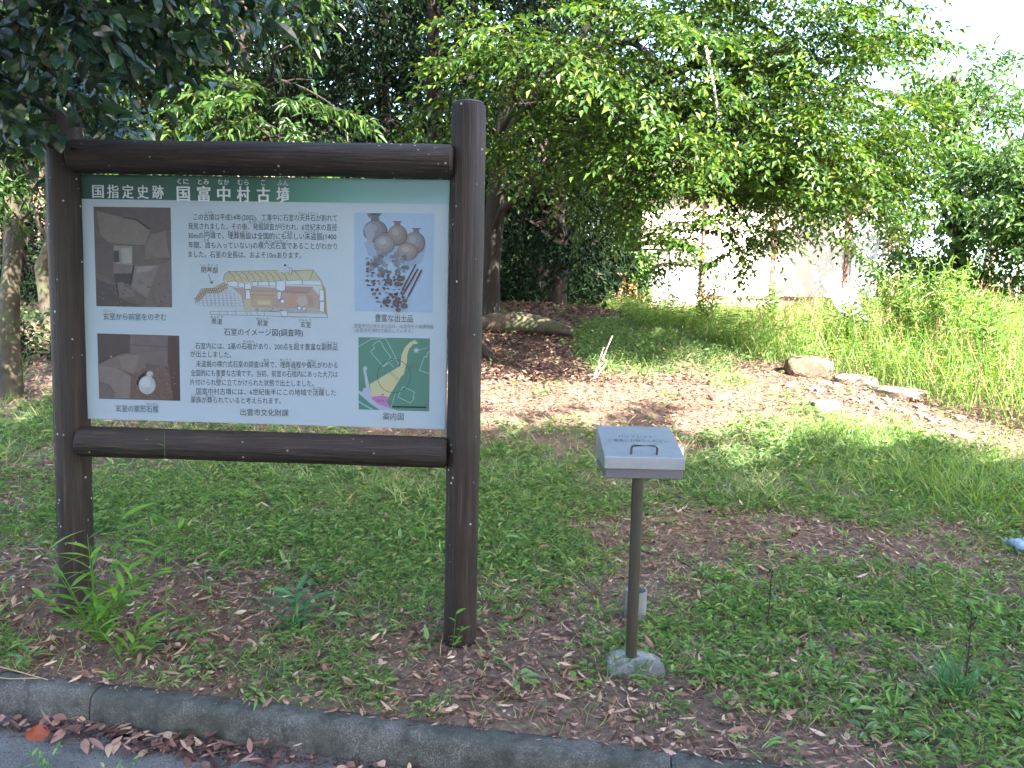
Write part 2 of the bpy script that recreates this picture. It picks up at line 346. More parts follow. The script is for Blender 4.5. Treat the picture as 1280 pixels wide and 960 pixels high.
# kerb: rounded profile in blocks with thin joints
prof = [(.0, -.3), (.0, -.012), (-.008, -.002), (-.03, .0), (-.075, -.001), (-.095, -.008), (-.108, -.022), (-.114, -.045), (-.124, -.137), (-.126, -.3)]
g = Geo(); BL = 2.4
for k in range(-14, 16):
    u0, u1 = k*BL+.55, (k+1)*BL+.55
    usl = [u0+.0015, u0+.006]+list(np.linspace(u0+.1, u1-.1, 5))+[u1-.006, u1-.0015]; V = []
    for a, uu in enumerate(usl):
        sh = .004 if a in (0, len(usl)-1) else 0
        for (s, z) in prof: V.append(kw(uu, s+(sh if s < -.05 else 0), KTOP+z-sh))
    P = len(prof); i = (np.arange(len(usl)-1)[:, None]*P+np.arange(P-1)[None]).ravel()
    g.add(V, np.stack([i, i+1, i+P+1, i+P], -1), .5)
smooth_by_angle(g.build('kerb', M['kerb']), 50)['kind'] = 'structure'

# ------------------------------------------------------------------ information board
board = empty('information_board', (-1.21, 3.70, -.1), 'large timber framed information board with Japanese text and pictures about an ancient tomb', 'information board')
def lw(p): return np.asarray(p, float)-np.array([-1.21, 3.70, -.1])
def log(name, a, b, r, mat, ch=.012):
    a = np.asarray(a, float); b = np.asarray(b, float); L = np.linalg.norm(b-a); n = 24
    t = np.concatenate([[0, ch/L], np.linspace(.04, .96, n), [1-ch/L, 1]]); pts = a+(b-a)*t[:, None]
    rad = r*(1+.012*np.sin(t*17)+.008*np.sin(t*41+1)); rad[0] = rad[-1] = r-ch
    g = Geo(); tube(g, np.array([lw(p) for p in pts]), rad, 40)
    return smooth_by_angle(g.build(name, mat, board), 35)
LP = (-2.188, 3.752); RP = (-.231, 3.662)
log('post', (LP[0], LP[1], -.5), (LP[0], LP[1], 2.44), .081, M['log_v'])
rp = log('post', (RP[0], RP[1], -.5), (RP[0], RP[1], 2.505), .081, M['log_v'])
for p_, zt in ((LP, 2.44), (RP, 2.505)):
    g = Geo(); tube(g, [lw((p_[0], p_[1], zt-.001)), lw((p_[0], p_[1], zt+.006))], [.073, .070], 32); g.build('post_cap', M['cap'], board)
dy = (RP[1]-LP[1])/(RP[0]-LP[0])
ry = lambda x: LP[1]+(x-LP[0])*dy
log('rail', (-2.125, ry(-2.125)-.035, 2.236), (-.295, ry(-.295)-.035, 2.236), .078, M['log_h'])
log('rail', (-2.125, ry(-2.125)-.035, .858), (-.305, ry(-.305)-.035, .858), .075, M['log_h'])

YAW = math.atan(dy); PC = Vector((-1.217, 3.7065, 1.561)); PW, PH = 1.80, 1.193
panel_mat = NB('panel_print'); pm = panel_mat
v = pm.coord(); n1 = pm.noise(v, 3, 5); n2 = pm.noise(pm.coord((60, 60, 4)), 1, 4)
pm.base(pm.mix(pm.ramp(n1, [(.4, (0,)*3), (.8, (.25,)*3)]), (.225, .285, .34), (.20, .255, .305))); pm.rough(.45); pm.p.inputs['Specular IOR Level'].default_value = .3
g = Geo(); box(g, (0, .012, 0), (PW, .024, PH)); panel = bevel(g.build('panel', pm.m, board), .002, 1)
panel.location = PC-Vector((-1.21, 3.70, -.1)); panel.rotation_euler = (0, 0, YAW)
# flat artwork on the panel: photo pixel -> panel plane
src = np.array([(100, 219), (562, 225), (557, 537), (106, 525)], float); dst = np.array([(-PW/2, PH/2), (PW/2, PH/2), (PW/2, -PH/2), (-PW/2, -PH/2)])
A = []
for (x, y), (u_, v_) in zip(src, dst): A += [[x, y, 1, 0, 0, 0, -u_*x, -u_*y], [0, 0, 0, x, y, 1, -v_*x, -v_*y]]
Hm = np.append(np.linalg.solve(np.array(A), dst.ravel()), 1).reshape(3, 3)
def uv(p):
    p = np.asarray(p, float).reshape(-1, 2); q = np.c_[p, np.ones(len(p))] @ Hm.T; return q[:, :2]/q[:, 2:]
WHITE = np.array(L3(202, 211, 221))
def pc(*c):
    a_ = np.array(L3(*c))/WHITE*.275; l_ = a_ @ np.array([.3, .6, .1]); return tuple(np.clip((a_*.8+l_*.2)*[.85, 1., 1.18], 0, .85))
class Art:      # coloured flat polygons and strokes, each a layer a hair in front of the last
    def __init__(s): s.v = []; s.f = []; s.c = []; s.y = -.0006
    def poly(s, pts, c, step=True):
        q = uv(pts); b = len(s.v); s.v += [(a, s.y, z) for a, z in q]; s.f.append(list(range(b, b+len(q)))); s.c.append(c)
        if step: s.y -= .00003
    def rect(s, x0, y0, x1, y1, c): s.poly([(x0, y0), (x1, y0), (x1, y1), (x0, y1)], c)
    def line(s, pts, wd, c, close=False):
        pts = [tuple(p) for p in pts]
        if close: pts.append(pts[0])
        for a, b in zip(pts, pts[1:]):
            a = np.array(a, float); b = np.array(b, float); d = b-a; L = np.hypot(*d)
            if L < 1e-6: continue
            nn = np.array([-d[1], d[0]])/L*wd/2; e = d/L*wd*.3; s.poly([a-e+nn, b+e+nn, b+e-nn, a-e-nn], c, False)
        s.y -= .00003
    def ell(s, cx, cy, rx, ry, c, n=20, rot=0):
        t = np.linspace(0, 2*np.pi, n, endpoint=False); x = rx*np.cos(t); y = ry*np.sin(t); ca, sa = math.cos(rot), math.sin(rot)
        s.poly(np.c_[cx+x*ca-y*sa, cy+x*sa+y*ca], c)
    def build(s, name, noise=.0):
        me = bpy.data.meshes.new(name); me.from_pydata(s.v, [], s.f); a = me.attributes.new('ink', 'FLOAT_COLOR', 'FACE')
        a.data.foreach_set('color', np.array([(*c, 1) for c in s.c], np.float32).ravel())
        b = NB(name+'_print'); k = b.attr('ink', 'Color')
        if noise:
            k = b.mix(b.ramp(b.noise(b.coord(), 28, 6, .7), [(.25, (0,)*3), (.75, (1,)*3)]), b.mix(1., k, (1-noise,)*3, 'MULTIPLY'), b.mix(1., k, (1+noise*.7, 1+noise*.6, 1+noise*.5), 'MULTIPLY'))
        b.base(k); b.rough(.45); b.p.inputs['Specular IOR Level'].default_value = .3; me.materials.append(b.m)
        for p in me.polygons:
            if p.normal.y > 0: p.flip()
        me.update(); o = bpy.data.objects.new(name, me); COL.objects.link(o); o.parent = panel; return o
# header band, dark green fading to pale at the right
b = NB('header_band_print'); sx = b.n('ShaderNodeSeparateXYZ'); b.l(b.coord(), sx.inputs[0]); mr = b.n('ShaderNodeMapRange'); b.l(sx.outputs[0], mr.inputs[0]); mr.inputs[1].default_value = -.9; mr.inputs[2].default_value = .9
b.base(b.ramp(mr.outputs[0], [(0, pc(14, 84, 66)), (.48, pc(28, 112, 86)), (.62, pc(92, 170, 150)), (.78, pc(140, 205, 200)), (1, pc(168, 215, 222))])); b.rough(.45); b.p.inputs['Specular IOR Level'].default_value = .3
q = uv([(100, 219), (562, 225), (561.6, 255.5), (101, 249.5)]); g = Geo(); g.add([(a, -.0005, z) for a, z in q], [[0, 3, 2, 1]]); g.build('header_band', b.m, panel)

def C1(z): return [(90+x/5.3333, 210+y/5.3333) for x, y in z]
def C2(z): return [(320+x/5.108, 210+y/5.108) for x, y in z]
def C3(z): return [(90+x/5.3333, 380+y/5.3333) for x, y in z]
def C4(z): return [(430+x/8., 410+y/8.) for x, y in z]
def C5(z): return [(235+x/6.737, 325+y/6.737) for x, y in z]
a = Art()      # view inside the stone chamber
a.poly(C1([(147, 262), (662, 268), (668, 932), (162, 925)]), pc(112, 92, 84))
a.poly(C1([(147, 262), (662, 268), (664, 420), (530, 440), (450, 360), (345, 325), (170, 330)]), pc(100, 84, 80))
a.poly(C1([(165, 290), (345, 335), (455, 352), (525, 415), (490, 520), (250, 505), (190, 440)]), pc(134, 118, 106))
a.poly(C1([(340, 330), (440, 345), (530, 410), (515, 415), (430, 352), (345, 338)]), pc(25, 20, 20))
a.poly(C1([(535, 450), (630, 420), (655, 600), (490, 610), (490, 520)]), pc(128, 110, 102))
a.poly(C1([(155, 440), (230, 505), (275, 520), (280, 760), (160, 700)]), pc(104, 86, 78))
a.poly(C1([(280, 520), (405, 525), (402, 690), (285, 690)]), pc(150, 140, 132))
a.poly(C1([(280, 555), (315, 555), (318, 630), (280, 632)]), pc(60, 54, 52))
a.poly(C1([(330, 540), (402, 535), (400, 640), (340, 640)]), pc(172, 166, 160))
a.poly(C1([(280, 640), (400, 650), (395, 705), (280, 705)]), pc(128, 116, 108))
a.poly(C1([(280, 710), (420, 705), (400, 780), (290, 770)]), pc(66, 54, 52))
a.poly(C1([(420, 655), (580, 652), (500, 870), (395, 800)]), pc(138, 122, 116))
a.poly(C1([(440, 662), (560, 656), (520, 690), (430, 700)]), pc(160, 148, 142))
a.poly(C1([(420, 655), (400, 770), (385, 785), (410, 650)]), pc(40, 32, 32))
a.poly(C1([(300, 770), (345, 762), (355, 800), (415, 790), (420, 860), (310, 870)]), pc(130, 110, 102))
a.poly(C1([(290, 780), (302, 775), (316, 865), (308, 868)]), pc(30, 24, 24))
a.poly(C1([(580, 655), (665, 610), (668, 932), (480, 930), (510, 850)]), pc(120, 104, 98))
a.poly(C1([(162, 740), (280, 790), (315, 872), (480, 930), (162, 925)]), pc(88, 72, 68))
a.line(C1([(190, 470), (250, 505), (350, 515), (490, 522), (520, 450)]), .5, pc(62, 50, 48))
a.line(C1([(480, 590), (560, 602), (660, 612)]), .4, pc(72, 60, 56)); a.line(C1([(630, 430), (640, 520), (660, 600)]), .4, pc(72, 60, 56))
for k in range(60):
    x, y = R.uniform(170, 660), R.uniform(760, 925); s_ = R.uniform(4, 14); a.poly(C1([(x, y), (x+s_, y-3), (x+s_*1.2, y+5), (x+2, y+6)]), pc(*(int(c) for c in np.array([100, 84, 78])+R.integers(-30, 34))))
a.build('photograph', .22)
a = Art()      # stone coffin
a.poly(C3([(165, 200), (714, 214), (718, 650), (175, 638)]), pc(112, 88, 80))
a.poly(C3([(168, 203), (385, 208), (380, 330), (330, 330), (175, 400)]), pc(92, 72, 68))
a.poly(C3([(385, 210), (640, 216), (635, 290), (640, 420), (480, 400), (470, 335), (385, 330)]), pc(126, 106, 100))
a.line(C3([(385, 275), (640, 290)]), .5, pc(70, 56, 54))
a.poly(C3([(640, 216), (714, 216), (718, 650), (670, 645), (635, 400)]), pc(96, 66, 58))
for k in range(5): a.line(C3([(660+k*11, 230), (655+k*12, 420), (680+k*8, 640)]), .5, pc(72, 48, 42))
a.poly(C3([(175, 405), (300, 350), (370, 335), (470, 335), (490, 430), (400, 470), (330, 440), (180, 420)]), pc(134, 110, 100))
a.poly(C3([(305, 355), (440, 345), (430, 430), (400, 470), (330, 440)]), pc(148, 122, 110))
a.poly(C3([(176, 410), (330, 445), (390, 490), (380, 635), (176, 636)]), pc(142, 124, 114))
a.poly(C3([(176, 530), (240, 545), (280, 590), (275, 636), (176, 636)]), pc(122, 104, 96))
a.line(C3([(176, 525), (240, 545), (285, 600)]), .5, pc(66, 50, 46)); a.line(C3([(176, 400), (260, 355), (350, 322)]), .8, pc(48, 38, 36))
a.poly(C3([(395, 480), (480, 430), (640, 410), (668, 645), (380, 636)]), pc(122, 92, 78))
a.ell(*C3([(258, 355)])[0], 1.4, .9, pc(190, 170, 160)); a.ell(*C3([(515, 472)])[0], 4.6, 4.2, pc(176, 162, 152))
a.poly(C3([(425, 540), (432, 500), (480, 455), (500, 450), (470, 500), (445, 560)]), pc(20, 18, 20))
a.ell(*C3([(497, 545)])[0], 10.6, 11.6, pc(196, 194, 198)); a.ell(*C3([(488, 528)])[0], 6.2, 6.4, pc(214, 214, 220)); a.ell(*C3([(515, 470)])[0], 3.4, 3, pc(206, 196, 188))
for k in range(90):
    x, y = R.uniform(400, 680), R.uniform(420, 640)
    if (x-497)**2+(y-540)**2 < 4600: continue
    s_ = R.uniform(4, 13); a.poly(C3([(x, y), (x+s_, y-3), (x+s_*1.2, y+5), (x+2, y+6)]), pc(*(int(c) for c in np.array([122, 95, 80])+R.integers(-34, 34))))
a.build('photograph', .2)
a = Art()      # pottery and other finds
a.poly(C2([(630, 285), (1140, 290), (1128, 920), (630, 915)]), pc(168, 200, 232))
a.poly(C2([(690, 470), (1090, 500), (1060, 600), (980, 640), (720, 560)]), pc(150, 178, 208))
def pot(cx, cy, rx, ry, c, neck, tone):
    n0 = [(cx+neck[0]-neck[2], cy-ry*.8), (cx+neck[0]-neck[2]*.8, cy-ry-neck[1]*.5), (cx+neck[0]-neck[2]*1.5, cy-ry-neck[1]), (cx+neck[0]+neck[2]*1.5, cy-ry-neck[1]), (cx+neck[0]+neck[2]*.8, cy-ry-neck[1]*.5), (cx+neck[0]+neck[2], cy-ry*.8)]
    t = np.linspace(0, 2*np.pi, 26, endpoint=False); E_ = lambda k, ox, oy: [(cx+ox+rx*k*math.cos(q), cy+oy+ry*k*math.sin(q)) for q in t]
    a.poly(C2(n0), pc(*[x-26 for x in c])); a.poly(C2(E_(1, 0, 0)), pc(*[x-36 for x in c])); a.poly(C2(E_(.9, -rx*.06, -ry*.07)), pc(*[x-12 for x in c])); a.poly(C2(E_(.68, -rx*.14, -ry*.18)), pc(*c)); a.poly(C2(E_(.34, -rx*.2, -ry*.3)), pc(*[min(255, x+tone) for x in c]))
    a.poly(C2([(cx+neck[0]-neck[2]*1.2, cy-ry-neck[1]*.95), (cx+neck[0]+neck[2]*1.2, cy-ry-neck[1]*.95), (cx+neck[0]+neck[2]*.8, cy-ry-neck[1]*.7), (cx+neck[0]-neck[2]*.8, cy-ry-neck[1]*.7)]), pc(86, 84, 92))
pot(1015, 478, 68, 72, (150, 146, 152), (10, 22, 22), 16); pot(765, 405, 78, 72, (136, 142, 158), (-2, 44, 30), 18)
a.poly(C2([(690, 380), (735, 350), (760, 420), (735, 500), (712, 470)]), pc(160, 166, 182)); a.poly(C2([(706, 288), (735, 300), (735, 325), (725, 320)]), pc(120, 124, 138))
pot(905, 430, 64, 68, (152, 142, 138), (0, 22, 22), 18); pot(823, 488, 68, 60, (158, 156, 162), (6, 18, 18), 20); pot(970, 535, 68, 56, (164, 150, 148), (-16, 6, 14), 18)
for k in range(70):      # sherds, then small iron and bronze pieces in rows
    x, y = R.uniform(710, 985), R.uniform(535, 680)
    if y > 600 and x > 960: continue
    s_ = R.uniform(12, 26); sh = R.integers(-26, 26); t = np.sort(R.uniform(0, 6.28, 6)); a.poly(C2([(x+s_*math.cos(q), y+s_*.8*math.sin(q)) for q in t]), pc(*(int(c) for c in np.array([128, 134, 146])+sh)))
for row, y in enumerate(range(610, 900, 27)):
    lo = 715+max(0, (y-720)*.55); hi = 960-(0 if y < 700 else 10)
    for x in np.arange(lo, hi, 34):
        if y < 690 and x > 760: continue
        c = [(92, 86, 92), (110, 92, 92), (74, 74, 84), (128, 118, 120)][R.integers(4)]
        if row > 7 and x > 820: c = (116, 82, 82)
        t = np.sort(R.uniform(0, 6.28, 7)); s_ = R.uniform(9, 17); jx, jy = R.uniform(-6, 6, 2); f_ = R.uniform(.5, 1)
        a.poly(C2([(x+jx+s_*math.cos(q), y+jy+s_*f_*math.sin(q)) for q in t]), pc(*c))
for (x0, y0, x1, y1) in ((1022, 616, 940, 770), (1035, 645, 945, 800), (1058, 652, 975, 815)): a.line(C2([(x0, y0), (x1, y1)]), 2.0, pc(96, 72, 76)); a.line(C2([(x1, y1), (x1-12, y1+28)]), 1.1, pc(80, 70, 78))
for (x, y, r_) in ((845, 850, 20), (895, 866, 22), (950, 880, 22), (910, 905, 17), (908, 836, 17), (952, 846, 16), (925, 706, 24), (905, 740, 20), (848, 722, 24)): a.ell(*C2([(x, y)])[0], r_/5.1, r_/6.6, pc(92, 78, 82)); a.ell(*C2([(x, y)])[0], r_/8, r_/10, pc(122, 98, 98))
a.build('photograph', .06)
a = Art()      # guide map
a.poly(C4([(145, 90), (860, 102), (852, 832), (145, 815)]), pc(84, 148, 124))
PA = pc(196, 220, 216)
a.line(C4([(146, 185), (270, 112), (415, 98), (470, 200), (520, 300), (545, 370)]), .55, PA); a.line(C4([(290, 165), (355, 122), (392, 170), (388, 185), (470, 290), (395, 385), (265, 235), (305, 200), (290, 165)]), .55, PA)
a.line(C4([(395, 385), (450, 345), (500, 390)]), .5, PA); a.line(C4([(460, 335), (500, 305), (520, 310)]), .5, PA)
a.line(C4([(858, 235), (835, 240), (828, 290), (805, 282), (755, 420), (855, 455)]), .55, PA); a.line(C4([(590, 585), (705, 640), (690, 690), (702, 700), (665, 750), (540, 690), (560, 640), (590, 585)]), .55, PA)
a.line(C4([(515, 650), (470, 800)]), .5, PA); a.line(C4([(700, 225), (780, 212), (830, 192)]), .4, PA)
a.poly(C4([(565, 375), (575, 270), (610, 190), (660, 140), (710, 118), (745, 152), (690, 160), (650, 210), (632, 270), (632, 330), (615, 390), (600, 460), (570, 485), (545, 530), (445, 692), (380, 672), (270, 690), (258, 560)]), pc(212, 204, 142))
a.poly(C4([(190, 395), (215, 375), (235, 405), (220, 430), (250, 560), (275, 700), (330, 755), (460, 800), (545, 826), (360, 822), (270, 760), (146, 655), (146, 625), (185, 640), (190, 605), (220, 595)]), pc(182, 192, 216))
a.poly(C4([(275, 690), (380, 672), (447, 695), (430, 740), (465, 800), (420, 790), (330, 755), (278, 712)]), pc(206, 120, 194))
a.line(C4([(146, 735), (210, 775), (290, 818)]), 1.8, pc(110, 205, 225))
t = np.linspace(0, 6.2832, 40); a.line(C4([(500+167*math.cos(q), 480+167*math.sin(q)) for q in t]), .65, pc(44, 84, 76))
a.line(C4([(465, 430), (540, 505), (530, 522), (460, 445), (465, 430)]), .4, pc(96, 98, 66))
star = []
for k in range(16): rr = (38, 14)[k % 2]; star.append((722+rr*math.cos(k*math.pi/8), 222+rr*math.sin(k*math.pi/8)))
a.poly(C4(star), pc(160, 205, 212)); a.ell(*C4([(722, 222)])[0], 2.2, 2.2, pc(176, 214, 222))
a.line(C4([(488, 786), (590, 788)]), 1.9, pc(24, 34, 32)); a.line(C4([(602, 789), (818, 792)]), 1.9, pc(24, 34, 32))
a.ell(*C4([(552, 370)])[0], 1.2, 1., pc(40, 60, 60)); a.ell(*C4([(388, 664)])[0], 1.5, .7, pc(150, 70, 90))
a.build('map', 0)
a = Art()      # cut-away drawing of the chamber
INK = pc(84, 84, 92)
a.poly(C5([(55, 335), (110, 240), (210, 235), (300, 175), (310, 125), (340, 95), (760, 88), (830, 100), (860, 90), (1060, 82), (1130, 170), (1160, 260), (1180, 485), (850, 490), (460, 430), (430, 390), (110, 385)]), pc(200, 214, 222))
a.poly(C5([(300, 180), (310, 125), (345, 100), (760, 92), (830, 165), (740, 185), (540, 190), (420, 190)]), pc(206, 196, 150))
a.poly(C5([(780, 105), (860, 95), (1050, 85), (1125, 170), (820, 172)]), pc(202, 200, 158))
a.poly(C5([(1125, 200), (1160, 240), (1180, 480), (1150, 445)]), pc(208, 184, 106))
a.poly(C5([(60, 330), (110, 240), (210, 238), (310, 180), (330, 210), (250, 262), (160, 280), (90, 350)]), pc(196, 178, 150))
a.poly(C5([(370, 232), (470, 240), (540, 225), (740, 235), (820, 265), (830, 220), (1040, 225), (1110, 300), (1110, 445), (560, 400), (470, 410), (450, 300)]), pc(196, 164, 150))
a.poly(C5([(820, 225), (1060, 225), (1020, 280), (880, 290), (790, 270)]), pc(188, 150, 142)); a.poly(C5([(530, 260), (740, 262), (735, 320), (530, 320)]), pc(204, 168, 142))
a.poly(C5([(560, 325), (700, 330), (715, 385), (545, 380)]), pc(200, 182, 128)); a.poly(C5([(590, 345), (690, 345), (690, 378), (590, 376)]), pc(216, 196, 150))
a.poly(C5([(470, 330), (530, 330), (545, 430), (465, 425)]), pc(200, 196, 150))
a.poly(C5([(840, 300), (920, 285), (935, 370), (860, 385)]), pc(204, 156, 134)); a.poly(C5([(925, 310), (990, 300), (1010, 365), (960, 400), (915, 350)]), pc(200, 184, 164)); a.poly(C5([(1000, 290), (1050, 300), (1060, 390), (1020, 385)]), pc(190, 150, 140))
a.poly(C5([(545, 400), (800, 405), (1110, 410), (1150, 445), (850, 445), (560, 430)]), pc(186, 190, 190))
WT = pc(214, 226, 240)
for q in ([(330, 185), (410, 180), (425, 220), (400, 230), (345, 220)], [(425, 195), (475, 195), (480, 235), (430, 230)], [(480, 200), (530, 195), (535, 245), (480, 250)], [(545, 185), (590, 185), (590, 220), (545, 222)], [(595, 185), (680, 182), (682, 218), (595, 220)], [(688, 185), (740, 182), (742, 220), (688, 220)], [(748, 180), (800, 172), (825, 200), (820, 255), (790, 265), (745, 250)], [(825, 175), (960, 170), (965, 205), (828, 212)], [(968, 175), (1120, 178), (1125, 212), (968, 210)], [(490, 255), (520, 255), (530, 330), (488, 330)], [(755, 270), (790, 268), (780, 330), (755, 330)], [(1110, 250), (1145, 255), (1150, 340), (1108, 345)], [(1112, 350), (1150, 350), (1148, 440), (1110, 430)], [(775, 430), (830, 425), (845, 475), (800, 480)]): a.poly(C5(q), WT); a.line(C5(q), .35, INK, True)
for k in range(9): x0 = 345+k*55; a.line(C5([(x0, 102), (x0+35, 130), (x0+62, 182)]), .45, pc(110, 100, 70))
for q in ([(870, 95), (900, 90), (960, 165)], [(1060, 85), (1030, 165)], [(1060, 85), (1120, 172)], [(300, 175), (310, 125), (345, 98), (760, 90)], [(900, 90), (1060, 84)], [(1125, 175), (1155, 250), (1160, 440), (1180, 485), (850, 478)], [(530, 262), (740, 264)], [(530, 295), (735, 298)], [(820, 268), (1010, 275)]): a.line(C5(q), .4, pc(110, 96, 80))
for row in range(6):       # dry-stone filling of the passage
    y = 275+row*20
    for x in range(int(170-row*14), int(380+row*16), 34):
        xx = x+(row % 2)*17; hx = [(xx-17, y), (xx-8, y-10), (xx+8, y-10), (xx+17, y), (xx+8, y+10), (xx-8, y+10)]
        a.poly(C5([(xx+(p-xx)*.94, y+(q_-y)*.94) for p, q_ in hx]), pc(206, 220, 234)); a.line(C5(hx), .25, pc(130, 146, 164), True)
for k in range(16): x = 70+k*17; y = 330-max(0, min(k, 5))*16-(0 if k < 11 else (k-11)*9); a.ell(*C5([(x, y)])[0], 1.9, 1.5, pc(130, 104, 84), 8); a.ell(*C5([(x, y)])[0], 1.35, 1.0, pc(208, 188, 160), 8); a.ell(*C5([(x+6, y+22)])[0], 1.7, 1.3, pc(134, 108, 88), 8); a.ell(*C5([(x+6, y+22)])[0], 1.2, .9, pc(212, 194, 168), 8)
for q in ([(195, 435), (540, 432)], [(195, 462), (540, 468), (850, 478)], [(195, 435), (195, 462)], [(270, 435), (275, 462)], [(335, 433), (338, 464)], [(405, 433), (410, 466)], [(490, 435), (510, 468)], [(525, 435), (545, 468)], [(575, 432), (600, 470)], [(645, 432), (650, 470)], [(540, 432), (770, 436)], [(850, 445), (1160, 450)]): a.line(C5(q), .3, INK)
for (x, y, r_) in ((798, 345, 20), (940, 402, 18), (978, 405, 15)): a.ell(*C5([(x, y)])[0], r_/6.7, r_/6.7, pc(80, 130, 176)); a.ell(*C5([(x+2, y+3)])[0], r_/9, r_/9, pc(220, 236, 248))
a.poly(C5([(815, 40), (850, 50), (880, 40), (885, 70), (872, 120), (850, 95), (852, 72), (820, 55)]), pc(196, 216, 226)); a.ell(*C5([(825, 46)])[0], 1.6, 1.3, pc(90, 100, 110)); a.line(C5([(850, 60), (865, 75), (858, 120)]), .35, INK); a.line(C5([(875, 60), (885, 85), (872, 130)]), .35, INK)
for k in range(60): x, y = R.uniform(560, 1100), R.uniform(405, 440); a.ell(*C5([(x, y)])[0], .5, .4, pc(130, 120, 120), 6)
a.line(C5([(182, 125), (212, 200)]), .5, pc(40, 44, 52)); a.line(C5([(190, 188), (212, 202), (220, 180)]), .7, pc(40, 44, 52))
a.build('drawing', .05)

# lettering, from the built-in font, fitted between photo-pixel positions on the panel
def text_mesh(s, bold=0.):
    cu = bpy.data.curves.new('t', 'FONT'); cu.body = s; cu.size = 1; cu.resolution_u = 2; cu.fill_mode = 'FRONT'; cu.offset = bold
    o = bpy.data.objects.new('t', cu); COL.objects.link(o); dg = bpy.context.evaluated_depsgraph_get(); dg.update()
    me = bpy.data.meshes.new_from_object(o.evaluated_get(dg)); bpy.data.objects.remove(o); bpy.data.curves.remove(cu)
    V = np.array([v.co[:] for v in me.vertices]) if len(me.vertices) else np.zeros((0, 3)); F = [tuple(p.vertices) for p in me.polygons]; bpy.data.meshes.remove(me); return V, F
class Letters:
    def __init__(s): s.v = []; s.f = []
    def put(s, t, x0, x1, y0, y1, h, bold=0.):       # centre line from (x0,y0) to (x1,y1), glyph height h pixels
        V, F = text_mesh(t, bold)
        if not len(V): return
        lo, hi = V.min(0), V.max(0); q = uv([(x0, y0), (x1, y1)]); d = q[1]-q[0]; wd = np.hypot(*d); d = d/wd; nrm = np.array([-d[1], d[0]])
        hh = h*PW/460.; sx = wd/(hi[0]-lo[0]); sy = hh/.88
        P = q[0]+((V[:, 0]-lo[0])*sx)[:, None]*d+((V[:, 1]-.38)*sy)[:, None]*nrm
        b_ = len(s.v); s.v += [(a_, -.0022-.00004*(b_ % 7), c_) for a_, c_ in P]; s.f += [tuple(i+b_ for i in f) for f in F]
    def build(s, name, mat, parent=None):
        me = bpy.data.meshes.new(name); me.from_pydata(s.v, [], s.f); me.materials.append(mat)
        for p in me.polygons:
            if p.normal.y > 0: p.flip()
        me.update(); o = bpy.data.objects.new(name, me); COL.objects.link(o); o.parent = parent or panel; return o
T = Letters(); ty = lambda x: 240+(x-116)*.0115
for k, ch in enumerate('国指定史跡'): x = 116.5+k*18.7; [T.put(ch, x+e, x+14.+e, ty(x), ty(x+14), 15.5, .004) for e in (0, .5)]
for ch, x, kana in zip('国富中村古墳', (222, 247.5, 272.5, 297, 322, 346.5), ('くに', 'とみ', 'なか', 'むら', 'こ', 'ふん')):
    [T.put(ch, x+e, x+15.6+e, ty(x)+1.2+f, ty(x)+1.4+f, 17.5, .004) for e, f in ((0, 0), (.5, .3), (1.0, 0))]; wk = 14 if len(kana) > 1 else 5; T.put(kana, x+8-wk/2, x+8+wk/2, ty(x)-13.6, ty(x)-13.4, 7, .004)
T.build('title_lettering', M['white_ink'])
T = Letters()
for t, x0, x1, y in (('この古墳は平成14年(2002)、工事中に石室の天井石が割れて', 243, 422, 272), ('発見されました。その後、発掘調査が行われ、6世紀末の直径', 236, 422, 283.5), ('30mの円墳で、埋葬施設は全国的にも珍しい未盗掘(1400', 236, 421, 295), ('年間、誰も入っていない)の横穴式石室であることがわかり', 236, 422, 307), ('ました。石室の全長は、およそ10mあります。', 236, 377, 318.5),
    ('石室内には、2基の石棺があり、200点を超す豊富な副葬品', 244, 422, 433), ('が出土しました。', 238, 289, 443), ('未盗掘の横穴式石室の調査は稀で、埋葬過程や儀礼がわかる', 245, 422, 455.5), ('全国的にも重要な古墳です。当初、前室の石棺内にあった大刀は', 238, 422, 467), ('片付けられ壁に立てかけられた状態で出土しました。', 237, 392, 478.5), ('国富中村古墳には、6世紀後半にこの地域で活躍した', 245, 420, 490), ('豪族が葬られていると考えられます。', 238, 351, 500.5)):
    T.put(t, x0, x1, y-.3, y+.9, 7.8, 0)
for t, x, y in (('こふん', 262, 265.5), ('てんじょういし', 386, 267), ('はっくつちょうさ', 326, 278), ('えんぷん', 262, 289.5), ('まいそうしせつ', 298, 290), ('めずら', 361, 290.5), ('みとうくつ', 390, 290.5), ('だれ', 259, 301), ('よこあなしきせきしつ', 343, 302), ('せっかん', 311, 427), ('こ', 371, 428), ('ふくそうひん', 412, 428.5), ('まれ', 333, 450), ('まいそう', 357, 450), ('ぎれい', 390, 451), ('せっかん', 367, 461.5), ('かべ', 274, 472.5), ('かつやく', 398, 485.5), ('ごうぞく', 245, 494.5), ('ほうむ', 262, 494.8)): wk = len(t)*1.75; T.put(t, x-wk, x+wk, y, y, 3.2)
T.build('body_lettering', M['ink_dark'])
T = Letters()
for t, x0, x1, y, h in (('玄室から前室をのぞむ', 129, 208, 396.5, 8.6), ('玄室の家形石棺', 143.5, 197.5, 511.7, 8.6), ('石室のイメージ図(調査時)', 280, 379, 415.5, 8.6), ('閉塞部', 252, 273, 337.8, 7.2), ('羨道', 264.5, 278, 402, 7), ('前室', 322, 335.5, 404, 7), ('玄室', 376, 389, 405.8, 7), ('豊富な出土品', 469, 516.5, 397.5, 9), ('案内図', 478.5, 504.5, 520.3, 9), ('出雲市文化財課', 300, 360.5, 516, 8.4), ):
    T.put(t, x0, x1, y-.4, y+.5, h, .003)
